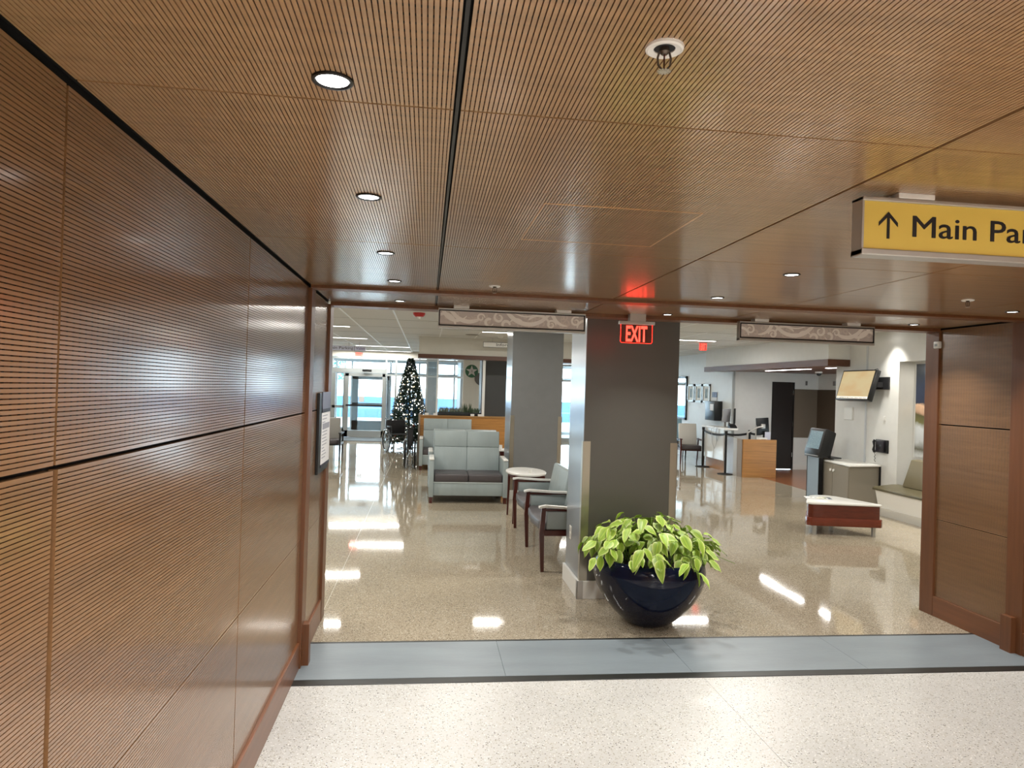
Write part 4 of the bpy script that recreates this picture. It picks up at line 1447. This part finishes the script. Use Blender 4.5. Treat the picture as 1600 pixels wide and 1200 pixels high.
# coastal print in the niche
am = bpy.data.materials.new('coast_print')
am.use_nodes = True
nt = am.node_tree
b = nt.nodes['Principled BSDF']
b.inputs['Roughness'].default_value = .4
tc = nt.nodes.new('ShaderNodeTexCoord')
sx = nt.nodes.new('ShaderNodeSeparateXYZ')
nt.links.new(tc.outputs['Object'], sx.inputs[0])
nz = nt.nodes.new('ShaderNodeTexNoise')
nz.inputs['Scale'].default_value = 5
nz.inputs['Detail'].default_value = 6
nt.links.new(tc.outputs['Object'], nz.inputs['Vector'])
ad = nt.nodes.new('ShaderNodeMath')
ad.operation = 'MULTIPLY_ADD'
ad.inputs[1].default_value = .22
nt.links.new(nz.outputs[0], ad.inputs[0])
nt.links.new(sx.outputs[2], ad.inputs[2])
mr = nt.nodes.new('ShaderNodeMapRange')
mr.inputs[1].default_value = .9
mr.inputs[2].default_value = 2.4
nt.links.new(ad.outputs[0], mr.inputs[0])
rp = nt.nodes.new('ShaderNodeValToRGB')
e = rp.color_ramp.elements
e[0].position = 0
e[0].color = lin('#8f8f88')
e[1].position = 1
e[1].color = lin('#5b5f66')
for p, c in ((.06, '#c9cccb'), (.12, '#5c5a4a'), (.2, '#bfc3c4'), (.33, '#cdd2d4'), (.38, '#6d6a3d'), (.47, '#54502f'), (.5, '#b9967c'), (.55, '#dcb796'), (.57, '#242d45'), (.75, '#34425f'), (.86, '#3d4553')):
    x_ = e.new(p)
    x_.color = lin(c)
nt.links.new(mr.outputs[0], rp.inputs[0])
nt.links.new(rp.outputs[0], b.inputs['Base Color'])
t = MB().box((7.232, 6.1, .86), (7.249, 9.53, 2.245)).build('coast_picture', am, None, 0)
tag(t, 'large coastal sunset picture in the niche above the bench', 'picture')

# ------------------------------------------------------------------ reception desk
dk = thing('reception_desk', 'reception desk with oak end panel and white glossy front', 'desk', (0, 0, 0))
MB().box((6.545, 13.69, 0), (7.27, 13.73, .79), .002).build('end_panel', OAK, dk, 0)
MB().box((6.53, 13.73, 0), (6.56, 13.95, .785)).build('side_panel', OAKG, dk, 0)
MB().box((6.525, 13.95, .0), (6.555, 14.12, .79)).build('side_panel', mat('pale_oak', '#b5afa6', .35), dk, 0)
MB().box((6.525, 14.12, .0), (6.555, 14.5, .79)).build('side_panel', mat('grey_glass_panel', '#a8a6a8', .2), dk, 0)
MB().box((6.53, 14.25, .23), (6.545, 14.55, .79)).build('pilaster', OAK, dk, 0)
for y0, y1 in ((14.56, 15.1), (15.11, 15.62), (15.63, 15.78)):
    MB().box((6.50, y0, .25), (6.53, y1, .93), .002).build('front_panel', WHITEG, dk, 0)
MB().box((6.62, 14.5, 0), (6.66, 15.78, .25)).build('toe_panel', OAK, dk, 0)
MB().box((6.49, 14.5, .93), (6.80, 15.8, .97), .003).build('counter', SOLID, dk, 0)
MB().box((6.545, 13.73, .70), (7.15, 14.5, .73), .003).build('worktop', SOLID, dk, 0)
MB().box((6.545, 14.5, .70), (7.05, 15.78, .73), .003).build('worktop', SOLID, dk, 0)

def monitor(label, x, y, z, rz, w_, h_, body, stand, tilt=0):
    t = thing('monitor', label, 'monitor', (x, y, z), rz)
    MB().box((-w_ / 2, -.02, .12), (w_ / 2, .02, .12 + h_), .006, M=Matrix.Rotation(tilt, 4, 'X')).build('case', body, t)
    MB().box((-.025, .0, 0), (.025, .02, .2), .003).build('neck', stand, t, 0)
    MB().box((-.1, -.06, 0), (.1, .1, .012), .003).build('foot', stand, t, 0)
    return t
monitor('silver-backed monitor on the desk counter', 6.70, 14.95, .97, .35, .22, .30, mat('silver_plastic', '#a6a8ac', .35), ALU, .1)
monitor('black monitor seen edge-on beside the silver one', 6.87, 14.85, .94, 1.1, .30, .34, BLACK, BLACK)
t = thing('monitor', 'black monitor on a grey arm at the near end of the desk', 'monitor', (7.10, 14.05, .73), -.05)
MB().box((-.08, -.02, .14), (.19, .02, .50), .006, M=Matrix.Rotation(-.08, 4, 'Y')).build('case', BLACK, t)
MB().box((-.02, -.06, .28), (.07, -.02, .37), .006).build('mount', ALU, t)
MB().tube([(.02, -.06, .32), (-.10, -.06, .30), (-.3, -.02, .18)], .018, 8).tube([(-.3, -.02, .18), (-.3, -.02, .0)], .02, 8).tube([(-.13, -.04, .02), (-.13, -.04, .34)], .014, 8).build('arm', ALU, t)
MB().box((-.38, -.08, 0), (-.22, .05, .012)).build('foot', ALU, t, 0)
t = thing('desk_phone', 'black desk telephone behind the counter beside the monitors', 'telephone', (6.86, 14.65, .94))
MB().prism([(-.06, 0), (-.06, .03), (.06, .09), (.06, 0)], 0, -.08, .08).build('body', BLACK, t, 0)
MB().tube([(-.06, -.05, .07), (-.06, .06, .11)], .018, 8).build('handset', BLACK, t)
for o in (t,):
    o.location = (6.72, 14.62, .97)
t = thing('sign_holder', 'small clear acrylic sign holder at the right end of the desk', 'sign holder', (7.42, 14.2, .79))
MB().box((-.06, 0, 0), (.06, .006, .21)).build('sheet', mat('pale_lilac_sheet', '#c9c9d6', .3), t, 0)
MB().box((-.07, -.03, -.0), (.07, .04, .008)).build('foot', WHITEP, t, 0)
t.location = (7.2, 13.95, .73)
t['label'] = 'small pale acrylic sign holder right of the black monitor'
t = thing('card_reader', 'small white box printer on the desk under the black monitor', 'printer', (7.03, 13.86, .73))
MB().box((-.09, -.07, 0), (.09, .07, .09), .008).build('case', WHITEP, t)
MB().box((-.05, -.072, .03), (.05, -.068, .06)).build('slot', BLACK, t, 0)
t = MB().tube([(6.48, 15.0, .97), (6.40, 15.0, .93), (6.42, 14.98, .6), (6.46, 14.95, .48), (6.49, 14.92, .62), (6.47, 14.9, .9), (6.52, 14.9, .99)], .005, 5).tube([(6.49, 14.88, .98), (6.44, 14.88, .85), (6.46, 14.8, .66), (6.49, 14.78, .9), (6.52, 14.76, .98)], .004, 5).build('loose_cables', mat('cable_grey', '#9fa0a3', .4), None)
tag(t, 'loose grey cables dangling over the white desk front', 'cable')

# stanchions with belts
def stanchion(x, y, label, belt=None):
    t = thing('stanchion', label, 'stanchion', (x, y, 0), 0, 'black belt stanchions by the desk')
    MB().lathe([(0, .0), (.165, .0), (.16, .012), (.03, .03), (0, .03)], n=28).build('base', BLACKM, t)
    MB().tube([(0, 0, .02), (0, 0, .88)], .025, 12).build('post', BLACK, t)
    MB().tube([(0, 0, .87), (0, 0, .93)], .033, 12).build('cap', BLACK, t)
    if belt:
        p = MB()
        n = 8
        for k in range(n):
            u0, u1 = k / n, (k + 1) / n
            s0, s1 = -.09 * 4 * u0 * (1 - u0) * belt[2], -.09 * 4 * u1 * (1 - u1) * belt[2]
            a = Vector((belt[0] * u0, belt[1] * u0, .885 + s0))
            c = Vector((belt[0] * u1, belt[1] * u1, .885 + s1))
            nrm = Vector((-belt[1], belt[0], 0)).normalized() * .0015
            h_ = Vector((0, 0, .048))
            p.quad([a - nrm, c - nrm, c - nrm - h_ * .5 + Vector((0, 0, -.024)), a - nrm - h_])
            p.quad([a + nrm, c + nrm, c + nrm - h_, a + nrm - h_])
        p.build('belt', BLACKM, t, 0)
    return t


stanchion(6.46, 15.6, 'black belt stanchion farthest left, in front of the cream chair', (-.07, -1.4, .6))
stanchion(6.39, 14.2, 'black belt stanchion standing in front of the white desk front', (.80, .55, .35))
stanchion(7.19, 14.75, 'black belt stanchion behind the desk at its middle', (.36, .05, .3))
stanchion(7.55, 14.8, 'black belt stanchion behind the desk near the dark door', None)

# wall dispenser, posters, frames, mirror
t = thing('wall_dispenser', 'black wall dispenser cabinet with a small white label', 'dispenser', (7.07, 16.25, 1.07))
MB().box((-.20, -.36, 0), (0, .20, .47), .006).build('case', BLACK, t)
MB().box((-.205, -.3, .24), (-.2, -.1, .4)).build('label', PAPER, t, 0)
t.location = (7.07, 16.32, 1.07)
t = thing('wall_notice', 'small blue and white notice above the black dispenser', 'notice', (7.07, 16.42, 1.55))
MB().box((-.015, -.14, .08), (0, .14, .21)).build('blue_part', mat('notice_blue', '#5f6b8a', .5), t, 0)
MB().box((-.014, -.14, 0), (0, .14, .08)).build('white_part', PAPER, t, 0)
for i, yy in enumerate((17.95, 17.42, 16.92)):
    t = thing('framed_picture', ['silver framed picture, leftmost of the three on the pale wall', 'silver framed picture, middle of the three on the pale wall', 'silver framed picture, rightmost of the three above the dispenser'][i], 'picture', (7.07, yy, 1.48), 0, 'framed pictures behind the desk')
    MB().box((-.03, -.235, 0), (0, -.18, .48)).box((-.03, .18, 0), (0, .235, .48)).box((-.03, -.235, 0), (0, .235, .055)).box((-.03, -.235, .425), (0, .235, .48)).build('frame', SILVER, t, 0)
    MB().box((-.014, -.18, .055), (0, .18, .425)).build('mat_board', MATW, t, 0)
    MB().box((-.0155, -.08, .12), (-.013, .08, .36)).build('print', mat('sketch_print', '#6f7a72', .5, var=.5, vscale=9), t, 0)
mf = thing('wall_mirror', 'tall black-framed mirror on the pale wall beside the front column', 'mirror', (7.07, 18.9, .98))
MB().box((-.04, -.66, 0), (0, -.58, 1.2)).box((-.04, .58, 0), (0, .66, 1.2)).box((-.04, -.66, 1.14), (0, .66, 1.2)).box((-.04, -.66, 0), (0, .66, .06)).build('frame', BLACK, mf, 0)
MB().box((-.02, -.58, .06), (-.01, .58, 1.14)).build('glass', mat('mirror_glass', '#e8eeee', .02, metal=1), mf, 0)
# two small fittings on the nook wall
t = MB().box((8.80, 15.285, 1.98), (8.84, 15.305, 2.08)).build('strobe_light', mat('grey_plastic', '#6e6a66', .5), None, 0)
tag(t, 'small grey fitting high on the wall above the taupe panel', 'wall fitting')
t = MB().box((9.085, 14.6, 1.98), (9.12, 14.66, 2.08)).build('door_chime', mat('grey_plastic_b', '#8b8884', .5), None, 0)
tag(t, 'small grey box on the side wall of the nook', 'wall fitting')
